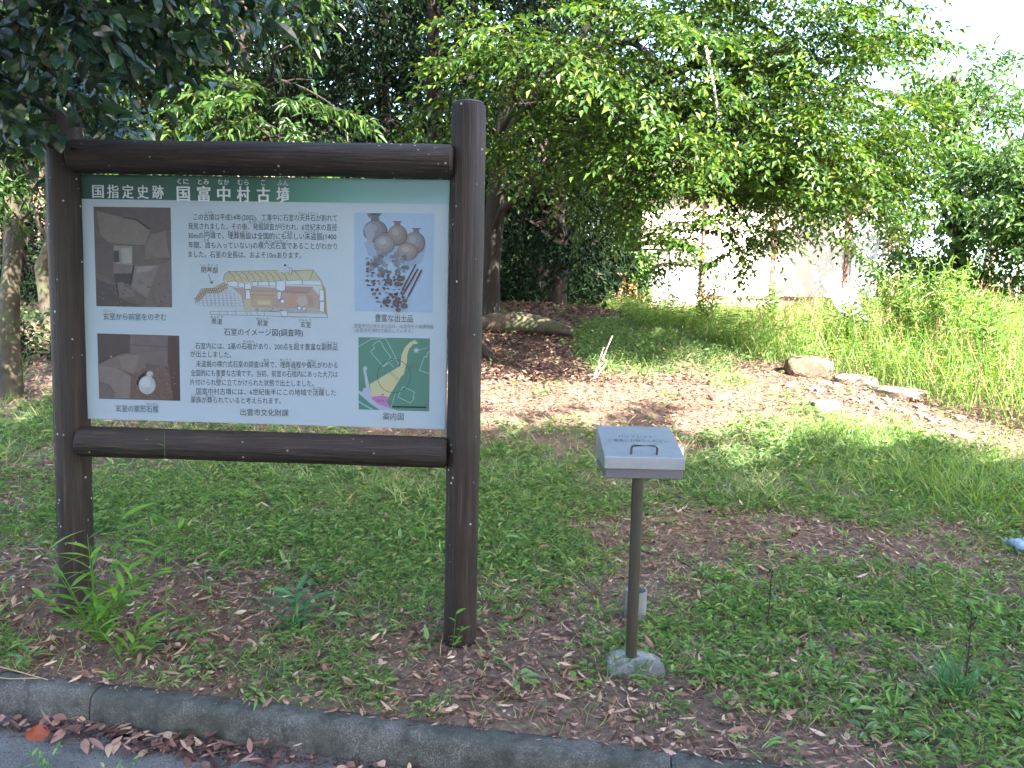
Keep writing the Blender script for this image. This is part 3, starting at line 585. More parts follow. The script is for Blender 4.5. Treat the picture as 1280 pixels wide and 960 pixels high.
for t, x, y in (('げんしつ', 137, 389), ('せっかん', 190, 505.8), ('へいそく ぶ', 262, 332), ('えんどう', 271, 396.3), ('ぜんしつ', 328, 398.6), ('げんしつ', 382, 400.2)): wk = len(t)*1.9; T.put(t, x-wk, x+wk, y, y, 3.4)
for t, x0, x1, y, h in (('墳丘', 511, 523, 457.5, 5), ('駐車場', 471, 480, 501, 3), ('0', 490, 491.6, 505, 2.6), ('10', 504, 507.5, 505.3, 2.6), ('20m', 530.5, 535.5, 506, 2.6)): T.put(t, x0, x1, y, y+.1, h, .003)
T.build('caption_lettering', M['ink_dark'])
T = Letters()
for t, x0, x1, y in (('国富中村古墳の出土品は、出雲弥生の森博物館', 443, 542, 407.4), ('(出雲市大津町)で展示しています。', 443.5, 516, 413)): T.put(t, x0, x1, y-.4, y+.5, 5., -.004)
T.build('small_print_lettering', M['ink_grey'])

# ------------------------------------------------------------------ pamphlet box
BX = (.585, 3.42)
pb = empty('pamphlet_box', (BX[0], BX[1], -.09), 'grey metal pamphlet box with sloping lid on a single brown post', 'pamphlet box')
bl = lambda p: np.asarray(p, float)-np.array([BX[0], BX[1], -.09])
g = Geo(); tube(g, [bl((BX[0], BX[1], -.12)), bl((BX[0], BX[1], .85))], .0265, 24); smooth_by_angle(g.build('post', M['post_brown'], pb), 40)
x0, x1, yf, yb = .408, .757, 3.25, 3.60
def prism(g, x0, x1, yf, yb, zb, zf, zk, mi=0):
    V = [bl(p) for p in [(x0, yf, zb), (x1, yf, zb), (x1, yb, zb), (x0, yb, zb), (x0, yf, zf), (x1, yf, zf), (x1, yb, zk), (x0, yb, zk)]]
    g.add(V, [[0, 3, 2, 1], [4, 5, 6, 7], [0, 1, 5, 4], [1, 2, 6, 5], [2, 3, 7, 6], [3, 0, 4, 7]], .5, mi)
g = Geo(); prism(g, x0+.006, x1-.006, yf+.006, yb-.004, .832, .905, .99); bevel(g.build('box_body', M['shaded_steel'], pb), .003, 2)
g = Geo(); prism(g, x0, x1, yf, yb, .874, .927, 1.013); lid = bevel(g.build('lid', M['steel'], pb), .003, 2)
sl_ = math.atan2(.086, .35)
g = Geo(); hx0, hx1 = .528, .640; lz = lambda y: .927+(y-yf)*.086/.35
hy = yf+.035; hn = np.array([0, -math.sin(sl_), math.cos(sl_)])
P0 = np.array([hx0, hy, lz(hy)-.002]); P1 = np.array([hx1, hy, lz(hy)-.002]); hh = .042
arc = [P0, P0+hn*(hh-.012)]+[P0+hn*(hh-.012)+np.array([.012*(1-math.cos(q)), 0, 0])+hn*.012*math.sin(q) for q in np.linspace(.3, 1.57, 5)]
arc2 = [p*[-1, 1, 1]+[hx0+hx1, 0, 0] for p in arc][::-1]
tube(g, np.array([bl(p) for p in arc+arc2]), .0055, 10); smooth_by_angle(g.build('handle', M['chrome'], lid), 60)
T = Letters()
def lidtext(s, xa, xb, y, dep, bold):
    V, F = text_mesh(s, bold); lo, hi = V.min(0), V.max(0); sx = (xb-xa)/(hi[0]-lo[0]); sy = dep/.88; b_ = len(T.v)
    for v in V: yy = y+(v[1]-.38)*sy; T.v.append(tuple(bl((xa+(v[0]-lo[0])*sx, yy, lz(yy)+.0008))))
    T.f += [tuple(i+b_ for i in f) for f in F]
lidtext('パンフレット', .495, .655, 3.474, .030, .01); lidtext('ご自由にお取りください', .443, .718, 3.428, .030, .01)
me = bpy.data.meshes.new('lid_lettering'); me.from_pydata(T.v, [], T.f); me.materials.append(M['ink_dark']); o = bpy.data.objects.new('lid_lettering', me); COL.objects.link(o); o.parent = lid
def pipe_geo(g, c, r, h, wall, sides=28):
    th = np.linspace(0, 2*np.pi, sides, endpoint=False); ring = lambda rr, z: np.c_[c[0]+rr*np.cos(th), c[1]+rr*np.sin(th), np.full(sides, c[2]+z)]
    V = np.concatenate([ring(r, 0), ring(r, h), ring(r-wall, h), ring(r-wall, .01)]); j = np.arange(sides); j2 = (j+1) % sides
    F = np.concatenate([np.stack([a*sides+j, a*sides+j2, (a+1)*sides+j2, (a+1)*sides+j], -1) for a in range(3)]); base = g.n
    g.add(V, F, .5); b2 = g.n; g.add([[c[0], c[1], c[2]+.01]], np.zeros((0, 3), int)); g.more(np.stack([base+3*sides+j, base+3*sides+j2, np.full(sides, b2)], -1), .5)
g = Geo(); pipe_geo(g, bl((.790, 3.50, .872)), .016, .062, .002); box(g, bl((.766, 3.50, .90)), (.02, .02, .03)); smooth_by_angle(g.build('cup_holder', M['white_plastic'], pb), 40)
def lump(g, c, s, n=3, seed=0, amp=.12, mi=0, pw=.8):
    import bmesh
    bm = bmesh.new(); bmesh.ops.create_icosphere(bm, subdivisions=n, radius=1); V = np.array([v.co[:] for v in bm.verts]); F = np.array([[v.index for v in f.verts] for f in bm.faces]); bm.free()
    d = V; k = np.random.default_rng(seed); off = k.uniform(0, 50, 3)
    f = fbm(d[:, 0]*1.7+off[0]+d[:, 2]*1.3, d[:, 1]*1.7+off[1]-d[:, 2], 2)-.5; f2 = fbm(d[:, 0]*5+off[2], d[:, 1]*5+d[:, 2]*5, 4)-.5
    V = d*(1+amp*2.2*f+amp*.8*f2)[:, None]
    V = np.sign(V)*np.abs(V)**pw*np.asarray(s)+np.asarray(c); g.add(V, F, .5, mi)
g = Geo(); lump(g, bl((BX[0]+.015, BX[1]-.01, -.10)), (.135, .115, .055), 4, 5, .13, 0, .6); smooth_by_angle(g.build('concrete_footing', M['footing'], pb), 50)

gp = lambda x, y, dz=0.: (x, y, float(gz(x, y))+dz)
px_, py_ = .69, 3.95
g = Geo(); pipe_geo(g, (0, 0, -.06), .057, .24, .005); o = smooth_by_angle(g.build('pipe_stub', M['grey_pvc'], loc=gp(px_, py_)), 40); tag(o, 'short open grey plastic pipe standing in the grass behind the box post', 'pipe')

# ------------------------------------------------------------------ trees
def twig_sprays(g, C, D, length, nleaf, L, W, droop=.25, flat=.6, leaf=leaf4, twig_mi=1, fold=.3, jit=.35):
    """C centres, D directions of twigs; leaves alternate along each twig"""
    n = len(C); D = norm(D); ln = length*R.uniform(.6, 1.25, n)
    upv = norm(np.array([0, 0, 1.])*flat+R.normal(0, jit, (n, 3)))
    Dx, S, N = frame(D, upv); sag = R.uniform(.1, .5, n)
    tw = []
    for k in range(nleaf):
        t = (k+.6)/nleaf; side = 1 if k % 2 else -1
        P = C+Dx*(ln*t)[:, None]-np.array([0, 0, 1.])*(ln*sag*t*t)[:, None]
        last = k >= nleaf-1
        ld = Dx*(1.2 if last else .55)+S*side*(.15 if last else .85)+R.normal(0, .25, (n, 3))-np.array([0, 0, .25])
        leaf(g, P, ld, N+R.normal(0, jit, (n, 3)), L*R.uniform(.65, 1.2, n), W*R.uniform(.75, 1.2, n), fold, droop)
    if twig_mi is not None:
        e = C+Dx*ln[:, None]-np.array([0, 0, 1.])*(ln*sag)[:, None]; mdl = C+Dx*(ln*.5)[:, None]-np.array([0, 0, 1.])*(ln*sag*.25)[:, None]; wd = .0035
        V = np.stack([C-N*wd, C+N*wd, mdl+N*wd*.7, mdl-N*wd*.7, e], 1); i = np.arange(n)[:, None]*5; base = g.n
        g.add(V, i+[0, 1, 2, 3], .5, twig_mi); g.more(i+[3, 2, 4]+base, .5, twig_mi)
def blob_points(c, r, n, ncl, shell=.35, spread=.24, flat=.42):
    """clumped points in an ellipsoid: clusters first, twigs around them; returns points and outward directions"""
    d = norm(R.normal(0, 1, (ncl, 3))); rad = R.uniform(shell, 1, (ncl, 1))**.6; cc = d*rad
    k = R.integers(0, ncl, n); off = R.normal(0, 1, (n, 3))*[spread, spread, spread*flat]
    p = cc[k]+off; out = p.copy(); out[:, 2] *= .4
    return np.asarray(c)+p*np.asarray(r), norm(out+R.normal(0, .5, (n, 3))+[0, 0, -.15])
def bough_twigs(c, r, nb, nt):
    """flat drooping boughs reaching outward from an ellipsoid's inside; returns twig bases, directions, lengths"""
    c = np.asarray(c, float); r = np.asarray(r, float); Ps = []; Ds = []; Ls = []
    d = norm(R.normal(0, 1, (nb, 3))*[1, 1, .75]); d[:, 1] -= .25; d = norm(d)
    for k in range(nb):
        o = d[k].copy(); o[2] = o[2]*.35; o = norm(o+R.normal(0, .2, 3)); st = c+r*d[k]*R.uniform(.1, .55); ln = R.uniform(.7, 1.25)*np.mean(r[:2])*.85
        side = norm(np.cross(o, [0, 0, 1.])+R.normal(0, .25, 3)); dr = R.uniform(.15, .5)
        t = (np.arange(nt)+R.uniform(.2, .8, nt))/nt; sg = np.where(np.arange(nt) % 2, 1, -1)[:, None]
        Ps.append(st+o*(ln*t)[:, None]-np.array([0, 0, 1.])*(ln*dr*t*t)[:, None]); tip = t[:, None]**2
        Ds.append(o*(.55+.6*tip)+side*sg*(.95-.6*tip)-np.array([0, 0, 1.])*(dr*t)[:, None]+R.normal(0, .15, (nt, 3))); Ls.append(.55+.6*np.sin(np.pi*(.15+.85*t)))
    return np.concatenate(Ps), norm(np.concatenate(Ds)), np.concatenate(Ls)
def tree(name, label, base, trunk, rad, limbs, blobs, leafm, barkm, L, W, tw=.45, nl=9, group=None, cat='tree', flat=.6, leaf=leaf4, extra=None, droop=.25, boughs=False):
    root = empty(name, base, label, cat, group); g = Geo(); loc = np.asarray(base, float)
    tr = np.asarray(trunk, float); tube(g, tr-loc, np.linspace(rad[0], rad[1], len(tr))*(1+.06*R.normal(0, 1, len(tr))), 12)
    for a_, b_, r0 in limbs:
        p = curve_pts(a_, b_, .12*np.linalg.norm(np.subtract(b_, a_)), 9, .035*np.linalg.norm(np.subtract(b_, a_))*.5); tube(g, p-loc, np.linspace(r0, r0*.25, 9), 7)
        for q in range(5):
            s0 = p[3+q]; e0 = s0+norm(np.array([R.normal(), R.normal(), R.normal()*.5]))*.3*np.linalg.norm(np.subtract(b_, a_)); tube(g, curve_pts(s0, e0, .05, 5)-loc, np.linspace(r0*.35, r0*.1, 5), 5)
    smooth_by_angle(g.build('trunk', barkm, root), 60)
    g = Geo()
    for c, r, n, *o in blobs:
        if boughs:
            P, D, ls = bough_twigs(c, r, max(3, n//15), 15); twig_sprays(g, P-loc, D, tw*ls, nl, L, W, droop, flat, leaf, jit=.16); continue
        P, D = blob_points(c, r, n, o[0] if o else max(6, n//22), *(o[1:] if len(o) > 1 else ()))
        twig_sprays(g, P-loc, D, tw, nl, L, W, droop, flat, leaf)
    if extra: extra(g, loc)
    g.build('crown', [leafm, barkm], root); return root
gpt = lambda x, y: np.array([x, y, float(gz(x, y))])

# big broadleaf tree whose boughs hang over the middle of the place
zb = gpt(-.35, 11.2)
blobs = [((.15, 7.6, 3.95), (1.0, .9, .55), 230, 16), ((1.2, 8, 4.3), (1.5, 1.3, 1.0), 440, 18), ((1.25, 7.6, 3.15), (.75, .7, .42), 150, 9), ((2.3, 8.5, 3.6), (1.3, 1.1, .8), 380, 14),
         ((3.2, 9, 4.4), (1.3, 1.2, 1.0), 440, 17), ((3.7, 9, 3.4), (1.0, .9, .55), 220, 9), ((2.25, 8.5, 2.55), (.9, .7, .38), 70, 8), ((1.75, 8.4, 3.0), (.7, .6, .35), 130, 9), ((3.2, 9, 2.5), (.8, .6, .4), 50, 7), ((1.55, 8.2, 2.2), (.5, .5, .4), 50, 8),
         ((4.5, 10, 4.2), (.6, .8, .7), 110, 9), ((2.1, 8.8, 5.7), (1.8, 1.5, .9), 470, 26), ((3.4, 9.6, 5.7), (1.2, 1.2, .8), 250, 14),
         ((-2.6, 9.5, 7.3), (2.0, 1.6, 1.2), 1100, 40), ((-.6, 10, 7.4), (2.0, 1.7, 1.2), 1000, 40), ((1.6, 10, 8.0), (2.6, 2, 1.5), 1300, 50), ((3.6, 7.8, 6.4), (1.6, 1.3, .7), 420, 24), ((3.6, 10.5, 7.6), (1.6, 1.6, 1.3), 500, 30),  # high crown above the view, added to keep sun off the wood behind
         ((2.5, 10.2, 4.3), (2.0, .9, 1.2), 620, 40), ((3.7, 10.4, 3.5), (1.3, .8, .6), 300, 20), ((1.1, 9.8, 4.0), (1.2, .8, .7), 320, 20), ((4.3, 9.6, 3.2), (.6, .7, .4), 90, 8), ((.2, 8.9, 3.5), (.7, .5, .4), 130, 8), ((4.6, 9.8, 5.1), (.6, .7, .5), 140, 8),
         ((2.3, 8.7, 3.1), (1.1, .8, .35), 200), ((3.5, 9.1, 3.1), (.9, .7, .35), 150)]
top = zb+[.1, -.6, 2.3]
limbs = [(zb+[.05, -.3, 1.4], (1.1, 7.6, 3.2), .05), (top, (1.3, 8, 4.4), .12), (zb+[.05, -.3, 1.6], (2.6, 8.6, 3.6), .06), (top, (3.6, 9.1, 4.5), .11), (zb+[.08, -.4, 1.9], (3.9, 9, 3.3), .055), (top, (.1, 7.6, 3.9), .05), (top, (1.6, 8.8, 5.6), .1), ((1.5, 8.7, 3.4), (2.7, 8.6, 2.4), .03), ((2.0, 8.9, 3.6), (3.5, 9.0, 2.4), .03), (top, (4.4, 9.9, 4.3), .07)]
tree('broadleaf_tree', 'big bright green leafy tree with boughs drooping over the clearing and building', zb, [zb+[0, 0, -.2], zb+[0, -.1, .8], zb+[.05, -.3, 1.6], top, zb+[.3, -1.2, 3.6]], (.17, .1), limbs, blobs, M['zelkova'], M['bark_dark'], .088, .044, .46, 10, boughs=True)

# glossy dark tree close by on the left, overhanging the board
cb = gpt(-4.1, 3.4)
def cam_extra(g, loc):
    n = 16
    P = np.array([[-1.8, 3.3, 2.60], [-1.35, 3.25, 2.70]]); D = np.array([[.6, -.1, -.42], [.6, -.2, -.35]])
    twig_sprays(g, P-loc, D, .26, 5, .085, .045, .2, .5, leafs)
tree('glossy_leaved_tree', 'dark glossy leaved evergreen with low twigs hanging over the top left of the board', cb, [cb+[0, 0, -.2], cb+[.1, 0, 1.2], cb+[.3, -.1, 2.6], cb+[.6, -.1, 4.2]], (.13, .07),
     [(cb+[.25, 0, 2.3], (-1.5, 3.2, 2.75), .035), (cb+[.3, 0, 2.6], (-1.0, 3.3, 3.1), .04), (cb+[.3, 0, 2.2], (-2.2, 3.1, 2.35), .03), (cb+[.3, 0, 2.6], (-1.9, 2.8, 2.9), .03)],
     [((-1.9, 3.1, 2.78), (.5, .40, .22), 120, 26, .1, .4), ((-1.5, 3.3, 2.92), (.45, .35, .16), 42, 12, .1, .4), ((-2.42, 3.2, 2.38), (.2, .3, .28), 40, 9, .1, .4), ((-2.3, 4.1, 2.5), (.4, .25, .25), 90, 14, .1, .4), ((-2.0, 3.1, 3.25), (1.3, .6, .4), 170, 26), ((-3.2, 3.2, 2.9), (.9, .8, 1.0), 200, 26), ((-2.8, 3.0, 4.3), (1.8, 1.4, .8), 220, 26)],
     M['camellia'], M['bark_dark'], .085, .046, .3, 8, leaf=leafs, extra=cam_extra, flat=.5)
# sunlit tree behind the board, narrow hanging leaves
lb = gpt(-3.0, 7.4)
tree('narrow_leaved_tree', 'sunlit yellow green tree with narrow hanging leaves behind the board', lb, [lb+[0, 0, -.2], lb+[.1, -.1, 1.5], lb+[.3, -.3, 3], lb+[.5, -.3, 4.6]], (.1, .05),
     [(lb+[.1, 0, 1.8], (-1.8, 6.2, 3.6), .04), (lb+[.2, 0, 2.4], (-2.3, 6.2, 4.3), .05), (lb+[.1, 0, 2.], (-3.6, 6.4, 3.8), .04), (lb+[.2, 0, 2.2], (-1.9, 6.2, 2.9), .03)],
     [((-2.3, 6.3, 4.0), (.6, .5, .45), 130), ((-1.95, 6.2, 3.15), (.5, .5, .3), 120), ((-3.1, 6.3, 3.6), (1.0, .7, .6), 210), ((-4.3, 6.6, 3.7), (1.0, .8, .8), 220), ((-2.7, 6.6, 5.2), (1.5, 1.1, .7), 320), ((-4.4, 6.8, 2.7), (.8, .6, .5), 120)],
     M['laurel'], M['bark_dark'], .105, .028, .42, 11, flat=.5, droop=.4, boughs=True)
# trunks seen at the left edge
pb_ = gpt(-5.22, 7.9)
tree('pale_barked_tree', 'slender tree with pale mossy bark at the left edge of the wood', pb_, [pb_+[0, 0, -.2], pb_+[-.02, 0, .6], pb_+[.02, 0, 1.2], pb_+[.1, 0, 1.75], pb_+[-.12, .05, 2.3], pb_+[-.4, .1, 3.4], pb_+[-.6, .2, 5.]], (.115, .06),
     [(pb_+[.06, 0, 1.7], pb_+[.75, .2, 2.9], .045), (pb_+[-.2, 0, 2.8], pb_+[-1.2, -.2, 4.4], .04)], [((-5.6, 8.2, 5.2), (1.7, 1.4, 1.1), 330), ((-4.4, 8.4, 5.), (1.2, 1., .9), 220), ((-6.8, 8., 4.), (1., 1., .9), 200), ((-5.4, 9.2, 7.6), (2.6, 1.9, 1.3), 900), ((-2.9, 8.9, 7.4), (1.6, 1.5, 1.1), 500)], M['dark_leaf'], M['bark_pale'], .10, .045, .45, 9)  # last two blobs: crown above the view, added to shade the wood
tb = gpt(-6.75, 11.0)
tree('crooked_young_tree', 'thin crooked tree standing deeper in the wood left of the board', tb, [tb+[.05, 0, -.2], tb+[0, 0, .5], tb+[-.05, 0, .9], tb+[.12, 0, 1.3], tb+[.1, 0, 2.2], tb+[-.2, 0, 4]], (.10, .05),
     [(tb+[.1, 0, 1.3], tb+[-.7, 0, 2.4], .04)], [((-6.9, 11, 4.4), (1.6, 1.3, 1.2), 260), ((-5.6, 11.4, 3.9), (1.3, 1, 1.), 200)], M['dark_leaf'], M['bark_pale'], .11, .05, .45, 9)
# dark evergreens of the wood
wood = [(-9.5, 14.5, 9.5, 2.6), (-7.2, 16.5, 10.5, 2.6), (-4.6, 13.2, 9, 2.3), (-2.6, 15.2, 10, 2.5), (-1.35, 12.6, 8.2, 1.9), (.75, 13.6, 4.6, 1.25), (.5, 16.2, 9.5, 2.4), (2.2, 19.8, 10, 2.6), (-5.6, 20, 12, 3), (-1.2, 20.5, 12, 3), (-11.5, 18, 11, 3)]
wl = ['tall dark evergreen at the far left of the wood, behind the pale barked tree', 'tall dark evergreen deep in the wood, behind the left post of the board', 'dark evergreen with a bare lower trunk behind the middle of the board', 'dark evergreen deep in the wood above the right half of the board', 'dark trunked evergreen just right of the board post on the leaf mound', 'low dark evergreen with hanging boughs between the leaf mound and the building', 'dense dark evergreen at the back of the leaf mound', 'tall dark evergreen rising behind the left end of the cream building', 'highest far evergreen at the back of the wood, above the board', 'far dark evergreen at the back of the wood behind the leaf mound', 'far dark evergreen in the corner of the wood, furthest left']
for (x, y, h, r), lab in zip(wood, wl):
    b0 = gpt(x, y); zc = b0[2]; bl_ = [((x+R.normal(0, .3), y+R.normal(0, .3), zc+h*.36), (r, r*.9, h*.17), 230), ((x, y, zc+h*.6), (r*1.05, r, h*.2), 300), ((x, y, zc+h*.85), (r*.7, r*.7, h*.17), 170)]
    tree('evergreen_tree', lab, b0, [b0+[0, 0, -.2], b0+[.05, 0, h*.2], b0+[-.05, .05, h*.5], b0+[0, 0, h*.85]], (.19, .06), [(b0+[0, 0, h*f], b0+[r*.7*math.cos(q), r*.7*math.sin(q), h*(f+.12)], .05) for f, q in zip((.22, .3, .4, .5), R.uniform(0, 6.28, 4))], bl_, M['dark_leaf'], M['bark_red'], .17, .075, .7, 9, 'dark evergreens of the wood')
# trees beyond the bank on the right
def ivy_extra(pts, r):
    def f(g, loc):
        P = []; pts_ = np.asarray(pts)
        for k in range(1500):
            t = R.uniform(0, len(pts_)-1.001); i_ = int(t); c = pts_[i_]*(1-t+i_)+pts_[i_+1]*(t-i_); d = norm(R.normal(0, 1, 3)*[1, 1, .3]); P.append(np.r_[c+d*r*R.uniform(.6, 1.1), d])
        P = np.array(P); n = len(P); leaf4(g, P[:, :3]-loc, P[:, 3:]*.4+R.normal(0, .3, (n, 3))-[0, 0, .7], P[:, 3:]+[0, 0, .3], R.uniform(.09, .16, n), R.uniform(.08, .13, n), .2, .2, 2)
    return f
def right_tree(name, lab, x, y, h, r, lean=0., ivy=False, lm='mid_leaf', bk='bark_dark', n=1., low=.3):
    b0 = gpt(x, y); tr = [b0+[0, 0, -.3], b0+[lean*.3, 0, h*.3], b0+[lean*.7, 0, h*.6], b0+[lean, 0, h*.9]]; c = b0+[lean*.6, 0, 0]
    root = tree(name, lab, b0, tr, (.16, .05), [(tr[1], c+[r*.7, -.3, h*.55], .06), (tr[1], c+[-r*.7, .2, h*.6], .06), (tr[2], c+[r*.5, -.4, h*.85], .05), (tr[2], c+[-r*.5, -.3, h*.8], .05)],
         [(c+[0, 0, h*low], (r, r*.9, h*.2), int(190*n)), (c+[r*.3, 0, h*.55], (r*.9, r*.9, h*.17), int(170*n)), (c+[-r*.35, 0, h*.68], (r*.75, r*.8, h*.14), int(130*n)), (c+[r*.15, 0, h*.85], (r*.7, r*.7, h*.12), int(140*n))], M[lm], M[bk], .15, .065, .6, 9, 'trees beyond the bank')
    return root, tr
def add_ivy(root, tr, r):
    g = Geo(); ivy_extra(tr, r)(g, np.array(root.location[:])); 
    for k in (3, 4): g.m[k] = [np.zeros_like(a_) for a_ in g.m[k]]
    g.build('ivy', M['ivy'], root)
r1, t1 = right_tree('ivy_clad_tree', 'tree with its trunk thickly wrapped in bright ivy right of the building', 8.9, 15.2, 5.4, 1.1, -.5, True, 'mid_leaf'); add_ivy(r1, t1, .42)
right_tree('leaning_tree', 'loose crowned tree with a pale leaning trunk near the right edge', 10.2, 17.0, 6.4, 1.9, 1.1, False, 'mid_leaf', 'bark_grey', .8, .32)
right_tree('bushy_tree', 'low dense dark green tree filling the right edge behind the bank', 9.3, 13.8, 3.6, 1.3, .2, False, 'mid_leaf', 'bark_dark', 1.5, .35)
right_tree('bushy_tree', 'darkest tree in the gap between the building and the ivy clad tree', 9.4, 21.5, 5.2, 2.0, 0, False, 'dark_leaf', 'bark_dark', 1.2)
right_tree('bushy_tree', 'wide spreading tree against the sky furthest right behind the leaning trunk', 14.2, 20.0, 7.0, 2.3, .2, False, 'mid_leaf', 'bark_dark', 1.2)
right_tree('bushy_tree', 'leafy tree top rising behind the right end of the cream building', 7.2, 22, 7.0, 2.0, 0, False, 'mid_leaf', 'bark_dark', 1.)
# trees on the near side of the road (behind the viewpoint) that shade the verge
for x, y, h, r, lab in ((1.0, -4.5, 10.0, 2.3, 'roadside tree opposite the board, nearest the overhanging evergreen'), (4.4, -4.2, 10.0, 2.5, 'roadside tree opposite the pamphlet box'), (7.8, -4.0, 8.9, 2.5, 'roadside tree opposite the stony strip'), (11.2, -3.8, 7.9, 2.4, 'roadside tree furthest along the road'), (-2.4, -4.6, 9.6, 2.3, 'roadside tree furthest back along the road')):
    b0 = np.array([x, y, -.2])
    tree('roadside_tree', lab, b0, [b0, b0+[0, 0, h*.3], b0+[.1, 0, h*.8]], (.2, .08), [], [((x, y, h*.50), (r, r*.8, h*.15), 300, 60), ((x, y, h*.68), (r*1.1, r*.8, h*.15), 420, 90), ((x, y, h*.84), (r*1.15, r*.8, h*.12), 620, 150, .1)], M['mid_leaf'], M['bark_dark'], .34, .19, .7, 8, 'roadside trees')
g = Geo()  # unseen leafy row, added to cut the low light on board and box
for x in np.arange(-15, 20, 2.4): P, D = blob_points((x, -9.5, 1.6), (1.8, 1.2, 2.0), 150, 30); twig_sprays(g, P-[2, -9.5, 0], D, .7, 8, .32, .18)
tag(g.build('light_blocking_hedge', [M['dark_leaf'], M['bark_dark']], loc=(2, -9.5, 0)), 'long dark leafy screen across the road, added out of view to dim the board', 'light_blocking_hedge')
# far wood behind everything
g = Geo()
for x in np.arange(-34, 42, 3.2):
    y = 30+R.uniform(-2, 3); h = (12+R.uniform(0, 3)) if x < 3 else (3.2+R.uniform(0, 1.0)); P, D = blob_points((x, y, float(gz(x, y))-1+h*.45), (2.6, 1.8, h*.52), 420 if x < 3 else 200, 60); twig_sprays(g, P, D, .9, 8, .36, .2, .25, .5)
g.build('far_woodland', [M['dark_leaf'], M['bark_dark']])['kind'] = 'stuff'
# undergrowth on the forest floor
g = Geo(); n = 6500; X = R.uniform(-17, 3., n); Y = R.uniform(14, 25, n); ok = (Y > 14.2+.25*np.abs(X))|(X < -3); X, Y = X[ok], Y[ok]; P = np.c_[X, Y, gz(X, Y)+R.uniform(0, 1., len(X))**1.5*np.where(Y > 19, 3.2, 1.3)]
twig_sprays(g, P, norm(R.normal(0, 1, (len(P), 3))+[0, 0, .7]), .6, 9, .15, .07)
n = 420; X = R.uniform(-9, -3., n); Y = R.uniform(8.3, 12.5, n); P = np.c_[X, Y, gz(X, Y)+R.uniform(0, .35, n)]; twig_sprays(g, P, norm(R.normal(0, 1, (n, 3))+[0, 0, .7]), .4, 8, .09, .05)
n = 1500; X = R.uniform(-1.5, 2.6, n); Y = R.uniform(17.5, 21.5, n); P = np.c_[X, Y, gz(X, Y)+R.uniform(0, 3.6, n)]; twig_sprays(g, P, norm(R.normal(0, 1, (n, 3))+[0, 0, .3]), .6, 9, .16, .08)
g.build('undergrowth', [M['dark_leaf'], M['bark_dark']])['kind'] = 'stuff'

# ------------------------------------------------------------------ the old building
BY = 18.0; BXL, BXR = 2.95, 8.5; ZB = 1.42
bd = empty('old_building', (BXL, BY, ZB), 'old cream plastered building with red brown timber strips half hidden by leaves', 'building')
bw = lambda p: np.asarray(p, float)-np.array([BXL, BY, ZB])
def bbx(name, x0, x1, y0, y1, z0, z1, mat, parent=bd, bev=.004):
    g = Geo(); box(g, bw(((x0+x1)/2, (y0+y1)/2, (z0+z1)/2)), (x1-x0, y1-y0, z1-z0)); o = g.build(name, mat, parent); return bevel(o, bev, 1) if bev else o
bbx('wall', 4.46, BXR, BY, BY+4, ZB+.62, 4.55, M['wall']); bbx('wall', BXL, 4.46, BY+.02, BY+4, 3.15, 4.55, M['wall']); bbx('wall', BXL, 4.46, BY+.5, BY+4, ZB-.2, 3.15, M['wall'])
bbx('plinth', 4.46, BXR, BY-.03, BY+4, ZB-.5, ZB+.62, M['plinth'])
for x in (4.42, 6.05, 7.75): bbx('timber_strip', x-.05, x+.05, BY-.03, BY-.002, ZB+.68, 4.55, M['brown_trim'])
bbx('timber_sill', 4.46, 7.8, BY-.06, BY-.005, ZB+.60, ZB+.68, M['brown_trim'])
g = Geo(); V = [bw(p) for p in [(BXL-.5, BY-.55, 4.5), (BXR+.35, BY-.55, 4.5), (BXR+.35, BY+2, 5.6), (BXL-.5, BY+2, 5.6), (BXL-.5, BY-.55, 4.6), (BXR+.35, BY-.55, 4.6), (BXR+.35, BY+2, 5.72), (BXL-.5, BY+2, 5.72)]]
g.add(V, [[0, 3, 2, 1], [4, 5, 6, 7], [0, 1, 5, 4], [1, 2, 6, 5], [2, 3, 7, 6], [3, 0, 4, 7]]); V = [p+[0, 0, 0] for p in V]
V2 = [bw(p) for p in [(BXL-.5, BY+2, 5.6), (BXR+.35, BY+2, 5.6), (BXR+.35, BY+4.6, 4.5), (BXL-.5, BY+4.6, 4.5), (BXL-.5, BY+2, 5.72), (BXR+.35, BY+2, 5.72), (BXR+.35, BY+4.6, 4.6), (BXL-.5, BY+4.6, 4.6)]]
g.add(V2, [[0, 3, 2, 1], [4, 5, 6, 7], [0, 1, 5, 4], [1, 2, 6, 5], [2, 3, 7, 6], [3, 0, 4, 7]]); g.build('roof', M['roof'], bd)
# sliding door at its left end, pale panes and dark transom
df = bbx('door', BXL+.06, 4.38, BY+.06, BY+.10, ZB-.1, 3.1, M['alu'])
for x0_, x1_ in ((BXL+.14, 3.62), (3.76, 4.30)):
    bbx('pane', x0_, x1_, BY+.04, BY+.058, ZB, 2.35, M['pane'], df); bbx('transom', x0_, x1_, BY+.04, BY+.058, 2.75, 3.06, M['dark_pane'], df); bbx('pane', x0_, x1_, BY+.04, BY+.058, 2.40, 2.70, M['pane'], df)
bbx('door_post', 3.64, 3.74, BY+.0, BY+.055, ZB-.1, 3.12, M['alu'], df)
for k in range(5): bbx('corner_board', 7.86+k*.125, 7.975+k*.125, BY-.035, BY-.004, 2.1, 4.0, M['white_plastic'])
